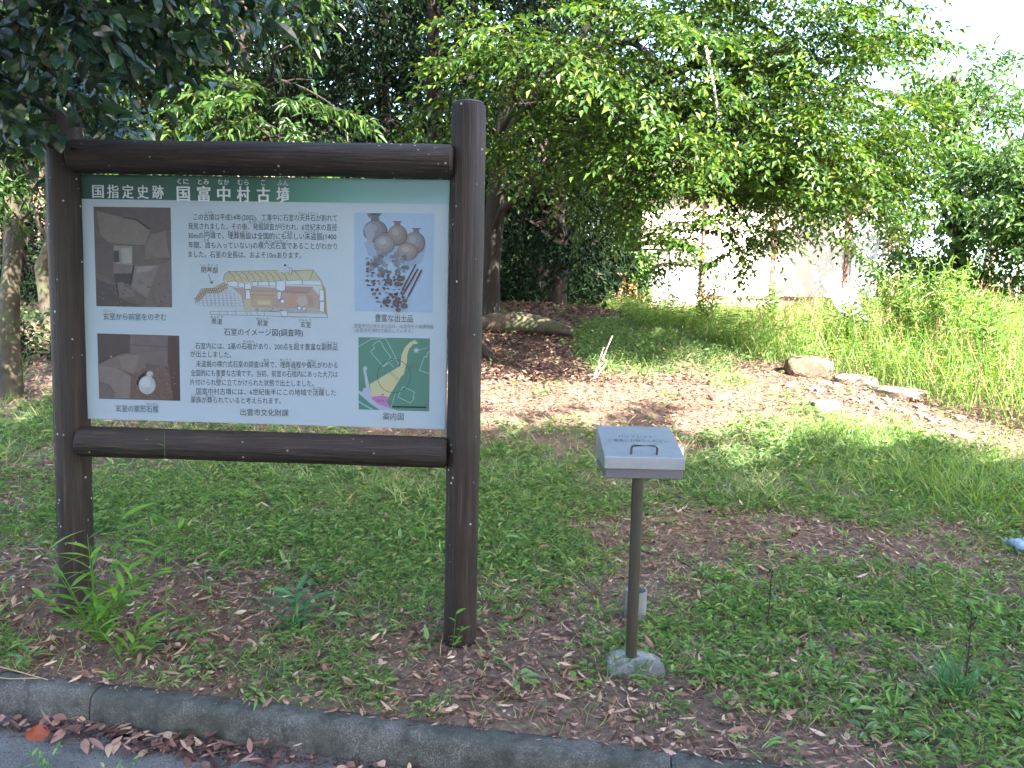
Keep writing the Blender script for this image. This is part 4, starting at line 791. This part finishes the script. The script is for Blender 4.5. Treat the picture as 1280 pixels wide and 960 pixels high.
# dry creeper hanging from its right corner
cv = empty('dry_creeper', (8.75, 17.8, 1.4), 'dry brown creeper hanging down at the right corner of the building', 'creeper')
g = Geo()
for k in range(9):
    x = R.uniform(-.2, .25); p = np.array([[x, 0, 2.3], [x+R.normal(0, .08), -.05, 1.7], [x+R.normal(0, .1), -.05, 1.], [x+R.normal(.05, .12), 0, -.1]]); tube(g, p, [.012, .014, .012, .01], 5)
g.build('stem', M['twig'], cv); g = Geo(); n = 300; P = np.c_[R.normal(0, .2, n), R.normal(-.05, .08, n), R.uniform(.7, 2.4, n)]; leaf4(g, P, R.normal(0, .5, (n, 3))-[0, 0, 1], R.normal(0, 1, (n, 3)), .09, .05); g.build('leaves', M['dry_vine'], cv)
# white sheet lying over the bank by the building
nx_, ny_ = 16, 22; uu, vv = np.meshgrid(np.linspace(0, 1, nx_), np.linspace(0, 1, ny_)); xs = 5.66+.5*uu*(1-.25*vv)+.1*vv; ys = 14.2-1.2*vv; zs = gz(xs, ys)+.14+.66*(1-vv)**1.2+.05*np.sin(uu*13+vv*4)+.04*np.sin(vv*9+uu*5)
g = Geo(); i = (np.arange(ny_-1)[:, None]*nx_+np.arange(nx_-1)[None]).ravel(); g.add(np.stack([xs, ys, zs], -1).reshape(-1, 3), np.stack([i, i+nx_, i+nx_+1, i+1], -1)); o = g.build('plastic_sheet', M['tarp'], smooth=True); so_ = o.modifiers.new('thick', 'SOLIDIFY'); so_.thickness = .006; tag(o, 'crumpled white plastic sheet draped on the grass bank below the building corner', 'sheet')
# rusty board shed corner and ivy-clad stump at the edge of the wood
sh = empty('lean_to_shed', (2.25, 17.2, 1.5), 'small dark lean-to with an orange rusty board beside the wood', 'shed'); sl2 = lambda p: np.asarray(p, float)-np.array([2.25, 17.2, 1.5])
for nm, c, s, mt in (('board', (2.42, 17.2, 1.95), (.17, .05, 1.0), 'rust_board'), ('side_panel', (2.68, 17.25, 2.0), (.22, .05, .9), 'rust_board'), ('back_panel', (2.3, 17.7, 1.8), (.9, .05, .9), 'shed_shade'), ('roof', (2.35, 17.4, 2.48), (1.1, .8, .05), 'roof')): g = Geo(); box(g, sl2(c), s); bevel(g.build(nm, M[mt], sh), .006, 1)
sb = gpt(2.62, 15.6); st = empty('ivy_clad_stump', sb, 'short stump wrapped in green ivy at the left end of the building', 'stump'); g = Geo(); tube(g, [[0, 0, -.2], [.02, 0, .5], [0, 0, 1.15]], [.13, .11, .09], 10); g.build('trunk', M['bark_dark'], st)
g = Geo(); n = 700; P = np.c_[R.normal(0, .12, n), R.normal(0, .12, n), R.uniform(0, 1.35, n)]; leaf4(g, P, R.normal(0, .6, (n, 3))-[0, .3, .5], R.normal(0, .5, (n, 3))+[0, -1, .5], .085, .07); g.build('ivy', M['ivy'], st)

# ------------------------------------------------------------------ ground cover
def scatter(n, x0, x1, y0, y1, dens):
    X = R.uniform(x0, x1, n); Y = R.uniform(y0, y1, n); s = (X-KA[0])*KN[0]+(Y-KA[1])*KN[1]
    ok = (R.random(n) < dens(X, Y))&(s > -.012)&(np.abs(X) < Y*.74+1.7); return X[ok], Y[ok]
def rnd_dir(n, up): d = np.c_[R.normal(0, 1, (n, 2)), np.full(n, 0.)]; d = norm(d); d[:, 2] = up; return d
# dead leaves
g = Geo(); ld = lambda x, y: np.clip(1.12-.95*green(x, y), .15, 1)
X, Y = scatter(29000, -6.2, 6.2, 2.3, 6., ld); n = len(X); P = np.c_[X, Y, gz(X, Y)+R.uniform(.004, .035, n)]; q = R.random(n)**1.6
leaf8(g, P, rnd_dir(n, 0)+R.normal(0, .22, (n, 3)), R.normal(0, .4, (n, 3))+[0, 0, 1], .028+.07*q, R.uniform(.008, .026, n), R.uniform(-.5, .8), R.uniform(-.4, .5, n))
X, Y = scatter(64000, -6.2, 6.2, 2.3, 6., ld); n = len(X); P = np.c_[X, Y, gz(X, Y)+R.uniform(.002, .02, n)]
leaf4(g, P, rnd_dir(n, 0)+R.normal(0, .25, (n, 3)), R.normal(0, .5, (n, 3))+[0, 0, 1], R.uniform(.012, .05, n), R.uniform(.004, .014, n), .4, 0, mid=R.uniform(.2, .7))
X, Y = scatter(103000, -11, 11, 6., 15, lambda x, y: np.clip(1.05-1.1*green(x, y), .03, 1)); n = len(X); P = np.c_[X, Y, gz(X, Y)+R.uniform(.005, .05, n)]
leaf4(g, P, rnd_dir(n, 0)+R.normal(0, .25, (n, 3)), R.normal(0, .4, (n, 3))+[0, 0, 1], R.uniform(.025, .085, n), R.uniform(.009, .028, n), .4, 0)
g.build('fallen_leaves', M['litter'])['kind'] = 'stuff'
g = Geo(); X, Y = scatter(9000, -2.6, 2.4, 9, 14.5, lambda x, y: np.clip(1-1.2*green(x, y), 0, 1)); n = len(X); P = np.c_[X, Y, gz(X, Y)+R.uniform(.01, .06, n)]
leaf4(g, P, rnd_dir(n, 0)+R.normal(0, .3, (n, 3)), R.normal(0, .4, (n, 3))+[0, 0, 1], R.uniform(.06, .12, n), R.uniform(.025, .05, n), .4, 0)
# gutter drift
n = 300; u = np.concatenate([R.normal(.35, .5, 110), R.normal(1.0, .3, 130), R.normal(1.95, .12, 25), R.uniform(-1, 3.5, 35)]); s = -.14-np.abs(R.normal(.05, .045, n)); P = np.array([kw(a_, b_, ROADZ+R.uniform(.006, .045)) for a_, b_ in zip(u, s)])
leafs(g, P, rnd_dir(n, 0)+np.r_[KD*.8, 0]+R.normal(0, .12, (n, 3)), R.normal(0, .22, (n, 3))+[0, 0, 1], (.03+.09*R.random(n)**1.4), R.uniform(.008, .036, n), R.uniform(-.3, .6), R.uniform(-.2, .3, n))
n = 260; u = R.uniform(-.8, 4.2, n); P = np.array([kw(a_, -abs(b_), KTOP+.004) for a_, b_ in zip(u, R.normal(0, .028, n))]); leaf4(g, P, rnd_dir(n, 0), R.normal(0, .2, (n, 3))+[0, 0, 1], R.uniform(.01, .045, n), R.uniform(.005, .014, n), .3, 0)
n = 3000; u = R.uniform(-1.2, 4, n); P = np.array([kw(a_, -.135-abs(b_), ROADZ+c_) for a_, b_, c_ in zip(u, R.normal(0, .045, n), R.uniform(.002, .012, n))]); leaf4(g, P, rnd_dir(n, 0)+R.normal(0, .2, (n, 3)), R.normal(0, .4, (n, 3))+[0, 0, 1], R.uniform(.008, .035, n), R.uniform(.004, .012, n), .3, 0, 0, R.random(n)*.6)
g.build('red_fallen_leaves', M['red_litter'])['kind'] = 'stuff'
g_ = g = Geo()
X, Y = scatter(2600, .3, 2.4, 4.6, 6.2, lambda x, y: gauss(x, y, 1.25, 5.25, .7, .35)); n = len(X); P = np.c_[X, Y, gz(X, Y)+R.uniform(.01, .05, n)]; blade(g, P, rnd_dir(n, .12)*[1.6, .8, 1], [0, 0, 1.], R.uniform(.1, .25, n), .004, .1)
X, Y = scatter(3500, -3.4, 4.5, 2.4, 7, lambda x, y: .5+0*x); n = len(X); P = np.c_[X, Y, gz(X, Y)+R.uniform(.005, .03, n)]; blade(g, P, rnd_dir(n, .1), [0, 0, 1.], R.uniform(.05, .16, n), .0035, .05)
g.build('dry_straw', M['straw'])['kind'] = 'stuff'
# small herbs: near tufts with lance-shaped leaves
def tufts(g, X, Y, k, rad, hgt, L, W, fn=leaf4, up=.45, droop=.4):
    n = len(X); big = R.uniform(.55, 1.3, n)
    for j in range(k):
        a_ = R.uniform(0, 6.283, n); rr = rad*np.sqrt(R.random(n))*big; x = X+rr*np.cos(a_); y = Y+rr*np.sin(a_)
        P = np.c_[x, y, gz(x, y)+hgt*R.uniform(.1, 1, n)*big]; d = np.c_[np.cos(a_)+R.normal(0, .5, n), np.sin(a_)+R.normal(0, .5, n), up*R.uniform(.3, 1.6, n)]
        fn(g, P, d, np.tile([0, 0, 1.], (n, 1))+R.normal(0, .25, (n, 3)), L*R.uniform(.6, 1.25, n)*big, W*R.uniform(.7, 1.2, n)*big, droop=droop)
dn = lambda x, y: np.clip(2.1*green(x, y)-.78, .03, 1)
g = Geo(); X, Y = scatter(18800, -6.2, 6.2, 2.3, 6., dn); tufts(g, X, Y, 15, .05, .055, .045, .0085, lambda *a_, **k: leaf4(*a_, fold=.4, **k), .75)
X, Y = scatter(600, -3.2, 4., 2.3, 5.2, lambda x, y: np.clip(1.5*green(x, y)-.25, .03, 1)); tufts(g, X, Y, 9, .03, .04, .07, .022, lambda *a_, **k: leaf8(*a_, fold=.4, **k), .35, .45)
X, Y = scatter(22000, -11, 11, 6., 14.5, dn); tufts(g, X, Y, 10, .08, .08, .075, .014, up=.7)
g.build('low_herbs', M['herb'])['kind'] = 'stuff'
g = Geo(); X, Y = scatter(106000, -6.2, 6.2, 2.4, 6., lambda x, y: np.clip(.12+dn(x, y), 0, 1)*(.3+.7*(fbm(x*1.7, y*1.7, 5) > .48))); n = len(X); P = np.c_[X, Y, gz(X, Y)]; blade(g, P, rnd_dir(n, 1.1), rnd_dir(n, .2)*-1+[0, 0, .5], R.uniform(.03, .11, n), .0032, .3)
X, Y = scatter(96000, -11, 11, 6., 14.5, dn); n = len(X); P = np.c_[X, Y, gz(X, Y)]; blade(g, P, rnd_dir(n, 1.3), rnd_dir(n, .2)*-1+[0, 0, .5], R.uniform(.07, .2, n), .006, .25)
g.build('grass', M['grass'])['kind'] = 'stuff'
g = Geo(); X, Y = scatter(5200, -6.2, 6.2, 2.3, 7., lambda x, y: np.clip(1.6*green(x, y)-.2, .03, 1)*(fbm(x*1.4+9, y*1.4, 6, 3) > .54)); tufts(g, X, Y, 7, .05, .035, .040, .021, lambda *a_, **k: leaf8(*a_, fold=.3, **k), .55, .3)
X, Y = scatter(900, -6.2, 6.2, 2.3, 6., lambda x, y: np.clip(green(x, y)+.2, 0, 1)*.6); tufts(g, X, Y, 8, .02, .10, .075, .011, lambda *a_, **k: leaf8(*a_, fold=.3, **k), 1.1, .6)
g.build('broadleaf_herbs', M['bamboo'])['kind'] = 'stuff'
# tall grass of the bank
def bankd(x, y):
    right = (path_d(x, y) > .45)&(x > 3.5+(9.8-y)*.55)&(y > 7)
    b2 = (y > 11.6)&(x > 1.9)
    return np.where(right|b2, np.clip(.25+1.1*fbm(x*1.2, y*1.2, 6), 0, 1), 0)
g = Geo(); X, Y = scatter(42000, 1.8, 13.1, 7, 17, bankd); n = len(X); P = np.c_[X, Y, gz(X, Y)]; hh = R.uniform(.25, .75, n)*(.6+.8*fbm(X*.8, Y*.8, 2))*np.where((Y > 11.2)&(X < 6), .55, 1); blade(g, P, rnd_dir(n, 2.4), rnd_dir(n, .1)*-1+[0, 0, .3], hh, .008, .25)
j = R.random(n) < .35; Pj = P[j]+np.c_[np.zeros((j.sum(), 2)), hh[j]*R.uniform(.3, .9, j.sum())]; 
for q in range(5): leaf4(g, Pj+R.normal(0, .05, Pj.shape), rnd_dir(len(Pj), .3), np.tile([0, 0, 1.], (len(Pj), 1)), R.uniform(.06, .12, len(Pj)), .018, .3, .3)
g.build('tall_grass', M['tall'])['kind'] = 'stuff'
g = Geo(); X, Y = scatter(2600, 1.8, 11.5, 7, 17, bankd); n = len(X); P = np.c_[X, Y, gz(X, Y)]; hh = R.uniform(.4, .95, n)*np.where((Y > 11.2)&(X < 6), .6, 1); d_ = rnd_dir(n, 3.); blade(g, P, d_, rnd_dir(n, .1)*-1+[0, 0, .3], hh, .006, .15)
for q in range(6): leaf4(g, P+norm(d_)*(hh*(.8+.04*q))[:, None], norm(d_)+R.normal(0, .35, (n, 3)), R.normal(0, 1, (n, 3)), .05, .012)
g.build('dead_stalks', M['straw'])['kind'] = 'stuff'
# longer grass at the edge of the sun patch on the right
g = Geo(); X, Y = scatter(9000, 2.6, 6.5, 5.2, 8., lambda x, y: np.clip(gauss(x, y, 4.4, 6.4, 1.2, .7)+gauss(x, y, 3.2, 7.4, .6, .3)*.8, 0, 1)); n = len(X); P = np.c_[X, Y, gz(X, Y)]; blade(g, P, rnd_dir(n, 1.8), rnd_dir(n, .1)*-1+[0, 0, .3], R.uniform(.12, .32, n), .006, .4)
g.build('long_grass', M['tall'])['kind'] = 'stuff'

# ------------------------------------------------------------------ single plants and small things
def stem_plant(name, label, base, stems, leafm, L, W, nl, mat_stem='bamboo', cat='plant', fn=leafs, droop=.35, upl=.3, group=None, part='leaves'):
    root = empty(name, base, label, cat, group); g = Geo(); g2 = Geo()
    for tip, r0 in stems:
        p = curve_pts((0, 0, -.02), tip, .12*np.hypot(tip[0], tip[1]), 9); tube(g, p, np.linspace(r0, r0*.4, 9), 6, r=.4)
        k = np.arange(nl); t = .15+.85*(k+.5)/nl; idx = t*8; i0 = np.minimum(idx.astype(int), 7); f = (idx-i0)[:, None]; P = p[i0]*(1-f)+p[i0+1]*f
        a_ = np.where(k % 2 == 0, 0, np.pi)+R.normal(0, .7, nl)+R.uniform(0, 6.28); d = np.c_[np.cos(a_), np.sin(a_), np.full(nl, upl)]+norm(np.array(tip))*.5
        fn(g2, P, d, np.tile([0, 0, 1.], (nl, 1))+R.normal(0, .2, (nl, 3)), L*R.uniform(.7, 1.2, nl), W*R.uniform(.8, 1.2, nl), .25, droop)
    g.build('stem', M[mat_stem], root); g2.build(part, M[leafm], root); return root
stem_plant('bamboo_grass', 'tall bright bamboo grass growing against the left post of the board', gp(-1.96, 3.52), [((.42, .05, .62), .004), ((-.25, -.02, .5), .0035), ((.3, -.2, .4), .0035), ((.12, .05, .68), .004), ((-.2, -.15, .28), .003), ((.55, .1, .72), .004), ((.25, -.1, .5), .004), ((.02, -.1, .55), .004), ((-.12, -.1, .36), .0035), ((.2, -.15, .32), .0035), ((.38, 0, .42), .0035), ((-.05, .05, .45), .0035), ((.1, -.2, .25), .003)], 'bamboo', .14, .025, 9)
stem_plant('bamboo_grass', 'low leafy bamboo grass sprout between the board post and the kerb', gp(-1.75, 3.36), [((.12, -.05, .2), .003), ((-.12, -.03, .18), .003), ((.05, .1, .24), .003), ((.2, .05, .16), .003)], 'bamboo', .12, .024, 8)
stem_plant('broadleaf_weed', 'blue green weed with long pointed leaves under the middle of the board', gp(-1.08, 3.72), [((.02, 0, .30), .005), ((.10, -.03, .2), .003), ((-.1, -.02, .18), .003)], 'blue_herb', .13, .026, 10, 'blue_herb')
stem_plant('seedling', 'small bright seedling at the foot of the right board post', gp(-.26, 3.53), [((.02, -.02, .22), .002), ((.05, 0, .14), .002)], 'bamboo', .055, .018, 5)
stem_plant('seedling', 'thin sprig climbing up in front of the lower rail', gp(-1.66, 3.58), [((.02, -.02, 1.02), .0022)], 'bamboo', .055, .016, 6)
def clump(label, x, y, n, h, wd, mat, spread=.05, up=2.2, dr=.5):
    g = Geo(); P = np.c_[R.normal(0, spread, (n, 2)), np.zeros(n)]; blade(g, P, rnd_dir(n, up), rnd_dir(n, .1)*-1+[0, 0, .3], h*R.uniform(.6, 1.1, n), wd, dr); o = g.build('grass_clump', M[mat], loc=gp(x, y, -.01)); tag(o, label, 'grass clump', 'grass clumps on the verge'); return o
clump('blue green grass clump near the right edge of the verge', 1.98, 3.22, 70, .22, .006, 'blue_herb', .035)
clump('dark bushy grass clump right of the pamphlet box at the sun line', 1.98, 5.95, 220, .2, .007, 'grass', .12, 1.2)
clump('yellow green grass clump beside the long grass on the right', 3.6, 6.1, 160, .34, .007, 'tall', .15, 1.6)
clump('fresh green grass clump under the lower rail of the board', -.95, 5.9, 260, .2, .007, 'grass', .2, 1.2)
for (x, y, h, lab) in ((1.35, 3.82, .34, 'thin dark dry stem standing among the leaves right of the box'), (2.06, 3.28, .36, 'thin dark dry stem at the right edge of the verge')):
    g = Geo(); tube(g, [[0, 0, -.02], [.01, 0, h*.5], [.015, .01, h]], [.004, .003, .0015], 6); n = 26; P = np.c_[R.normal(.01, .008, (n, 2)), R.uniform(.05, h, n)]; leaf4(g, P, R.normal(0, .5, (n, 3))+[0, 0, 1], R.normal(0, 1, (n, 3)), .03, .008); tag(g.build('dry_weed', M['bark_red'], loc=gp(x, y)), lab, 'dry stem', 'dry stems on the verge')
fb = gp(.98, 9.2); g = Geo()
for tip in ((.22, 0, .52), (.12, 0, .38), (.16, .03, .18)): tube(g, curve_pts((0, 0, -.03), tip, 0, 5), np.linspace(.010, .007, 5), 6)
tag(g.build('pale_stalk', M['dead_stick'], loc=fb), 'forked pale yellow stalk standing on the leaf litter', 'stalk')
# mossy fallen trunk and root on the leaf mound
g = Geo(); p = np.array([[-.55, .1, .02], [-.2, 0, .1], [.2, -.02, .12], [.6, -.15, .08], [.95, -.35, .0]]); tube(g, p, [.13, .15, .16, .12, .05], 12)
for q in range(3): lump(g, (-.35+q*.4, -.05, .1), (.2, .12, .1), 2, q+3, .2)
tag(smooth_by_angle(g.build('fallen_log', M['mossy_wood'], loc=gp(-.1, 11.0, .02)), 60), 'mossy fallen trunk lying across the leaf mound', 'fallen log')
g = Geo(); tube(g, [[-.25, .2, .25], [-.05, 0, .12], [.12, -.15, -.03]], [.07, .06, .05], 9); tag(smooth_by_angle(g.build('tree_root', M['bark_red'], loc=gp(-.35, 9.9)), 60), 'reddish tree root slanting into the litter beside the board post', 'root')
# rocks
def rock(label, x, y, s, seed, mat='stone', rot=0., sink=.42, amp=.28, group='stones of the stony strip'):
    g = Geo(); lump(g, (0, 0, 0), s, 4, seed, amp, 0, .68); o = g.build('rock', M[mat], loc=gp(x, y, s[2]*(1-sink*2))); o.rotation_euler = (0, 0, rot); smooth_by_angle(o, 28); tag(o, label, 'rock', group); return o
rock('large flat topped brown rock at the head of the stony strip', 3.82, 9.75, (.30, .18, .15), 4, 'stone', -.15, .2, .16)
rock('long pale slab lying right below the large flat topped rock', 4.22, 9.35, (.26, .16, .09), 8, 'stone_pale', -.7)
rock('pale stone half way down the stony strip', 4.5, 8.9, (.34, .2, .09), 12, 'stone_pale', -.8)
rock('half buried pale stone on the grass left of the stony strip', 3.45, 8.35, (.17, .12, .09), 15, 'stone_pale', .3)
rock('dark stone low on the stony strip near the right edge', 5.45, 7.45, (.14, .12, .1), 19, 'stone', .6)
rock('small reddish stone on the lit leaf litter behind the box', 2.35, 8.6, (.10, .07, .06), 22, 'stone', .2)
rock('round brown stone in the bank grass above the stony strip', 6.3, 10.2, (.22, .18, .18), 26, 'stone', .2, .3)
g = Geo()
for k in range(200):
    t = R.uniform(.1, 1.25); c = np.array([3.7, 9.8])*(1-t)+np.array([5.6, 6.6])*t+R.normal(0, .16, 2)-[.2, .1]; s_ = .015+.05*R.random()**2.5; lump(g, gp(c[0], c[1], s_*.05), (s_*1.3, s_, s_*.6), 1, k, .25, 0, .65)
tag(g.build('gravel', M['stone_pale']), None, None, None, 'stuff')
# weeds on the bank
wb = gp(5.75, 10.3)
root = empty('tall_weed_clump', wb, 'tall feathery light green weed clump on the bank in front of the dark trees', 'weed clump'); g = Geo(); g2 = Geo()
for k in range(95):
    a_ = R.uniform(0, 6.28); rr = .55*math.sqrt(R.random()); b0 = np.array([rr*math.cos(a_), rr*.7*math.sin(a_), 0]); h = 1.45*(1-.45*(rr/.55)**2)*R.uniform(.7, 1.05); tip = b0*1.5+[R.normal(0, .06), R.normal(0, .06), h]; p = curve_pts(b0, tip, 0, 6); tube(g, p, np.linspace(.005, .002, 6), 4, cap=False)
    n = 46; t = R.uniform(.2, 1, n)[:, None]; P = b0*(1-t)+tip*t; leaf4(g2, P, R.normal(0, .7, (n, 3))+[0, 0, .5], R.normal(0, .5, (n, 3))+[0, 0, 1], R.uniform(.07, .14, n), .014, .2, .3)
g.build('stem', M['tall'], root); g2.build('leaves', M['tall'], root)
for (x, y, lab) in ((5.1, 11.6, 'leafy upright weed on the bank just right of the white sheet'), (6.9, 9.6, 'leafy upright weed low on the bank near the right edge'), (4.2, 12.6, 'leafy upright weed on the bank below the building wall'), (6.6, 11.8, 'leafy upright weed behind the tall feathery clump'), (3.1, 12.2, 'leafy upright weed on the bank below the second timber strip of the building'), (4.7, 10.6, 'leafy upright weed on the bank just above the large flat topped rock'), (5.6, 9.0, 'leafy upright weed on the bank above the middle of the stony strip')):
    stem_plant('bank_weed', lab, gp(x, y), [((R.normal(0, .15), R.normal(0, .1), R.uniform(.6, .95)), .005) for k in range(12)], 'ivy', .12, .03, 16, 'tall', 'weed', leaf4, .3, .4, 'weeds on the bank')
# odds and ends
g = Geo(); nx_ = 12; uu, vv = np.meshgrid(np.linspace(0, 1, nx_), np.linspace(0, 1, nx_)); xs = (uu-.5)*.34; ys = (vv-.5)*.22; zs = .03+.07*np.sin(uu*3.1)*np.sin(vv*3.1)+.02*np.sin(uu*17)+.015*np.sin(vv*19+uu*9); i = (np.arange(nx_-1)[:, None]*nx_+np.arange(nx_-1)[None]).ravel(); g.add(np.stack([xs, ys, zs], -1).reshape(-1, 3), np.stack([i, i+1, i+nx_+1, i+nx_], -1))
o = g.build('plastic_sheet', M['blue_sheet'], loc=gp(3.62, 5.1), smooth=True); o.modifiers.new('thick', 'SOLIDIFY').thickness = .004; tag(o, 'scrap of pale blue plastic sheet in the grass at the right edge', 'sheet')
g = Geo(); zt = KTOP+.008
tube(g, [kw(-.2, .02, zt+.01), kw(.08, -.012, zt), kw(.3, -.055, zt-.002)], [.003, .003, .002], 6); tube(g, [kw(.08, -.012, zt), kw(.075, .06, zt+.015)], [.002, .0015], 5); tube(g, [kw(.26, -.05, zt), kw(.14, -.085, zt), kw(.0, -.088, zt)], [.002, .002, .0015], 6)
tag(g.build('dry_twig', M['twig']), 'thin straw coloured twig lying on the kerb at the left', 'twig')
g = Geo(); leafs(g, np.zeros((1, 3)), np.array([[1., -.25, .12]]), np.array([[.1, -.5, 1.]]), .12, .075, .15, .25, 0, np.array([.5])); tag(g.build('fallen_leaf', M['orange_leaf'], loc=kw(.35, -.235, ROADZ+.012)), 'bright orange dead leaf lying on the road below the kerb', 'leaf')
g = Geo(); tube(g, [[0, 0, 0], [.08, 0, -.3], [.15, 0, -.62]], [.016, .014, .012], 7); tag(g.build('broken_stick', M['dead_stick'], loc=(1.72, 7.3, 4.05)), 'pale broken stick caught in the leaves of the big tree', 'stick')
g = Geo(); tube(g, [[-.5, .1, .1], [0, 0, .16], [.3, .03, .14], [.75, -.05, .2]], [.015, .02, .02, .012], 7); tube(g, [[0, 0, .16], [-.25, -.15, .05]], [.015, .01], 6); tag(g.build('fallen_branch', M['bark_grey'], loc=gp(-4.7, 8.7, .05)), 'pale fallen branch beside the pale barked trunk', 'branch')
# weeds sprouting in the gutter
for (u_, s_, lab) in ((-.02, -.42, 'weed sprig growing from the road at the left edge'), (.62, -.44, 'leafy weed growing from the road below the orange leaf'), (.95, -.46, 'weed growing from the road below the leaf drift')):
    p = kw(u_, s_, ROADZ); stem_plant('road_weed', lab, p, [((.05, .02, .10), .0018), ((-.06, .01, .07), .0018), ((.01, -.03, .09), .0018)], 'herb', .045, .012, 7, 'herb', 'weed', leaf8, .3, .3, 'weeds in the road')
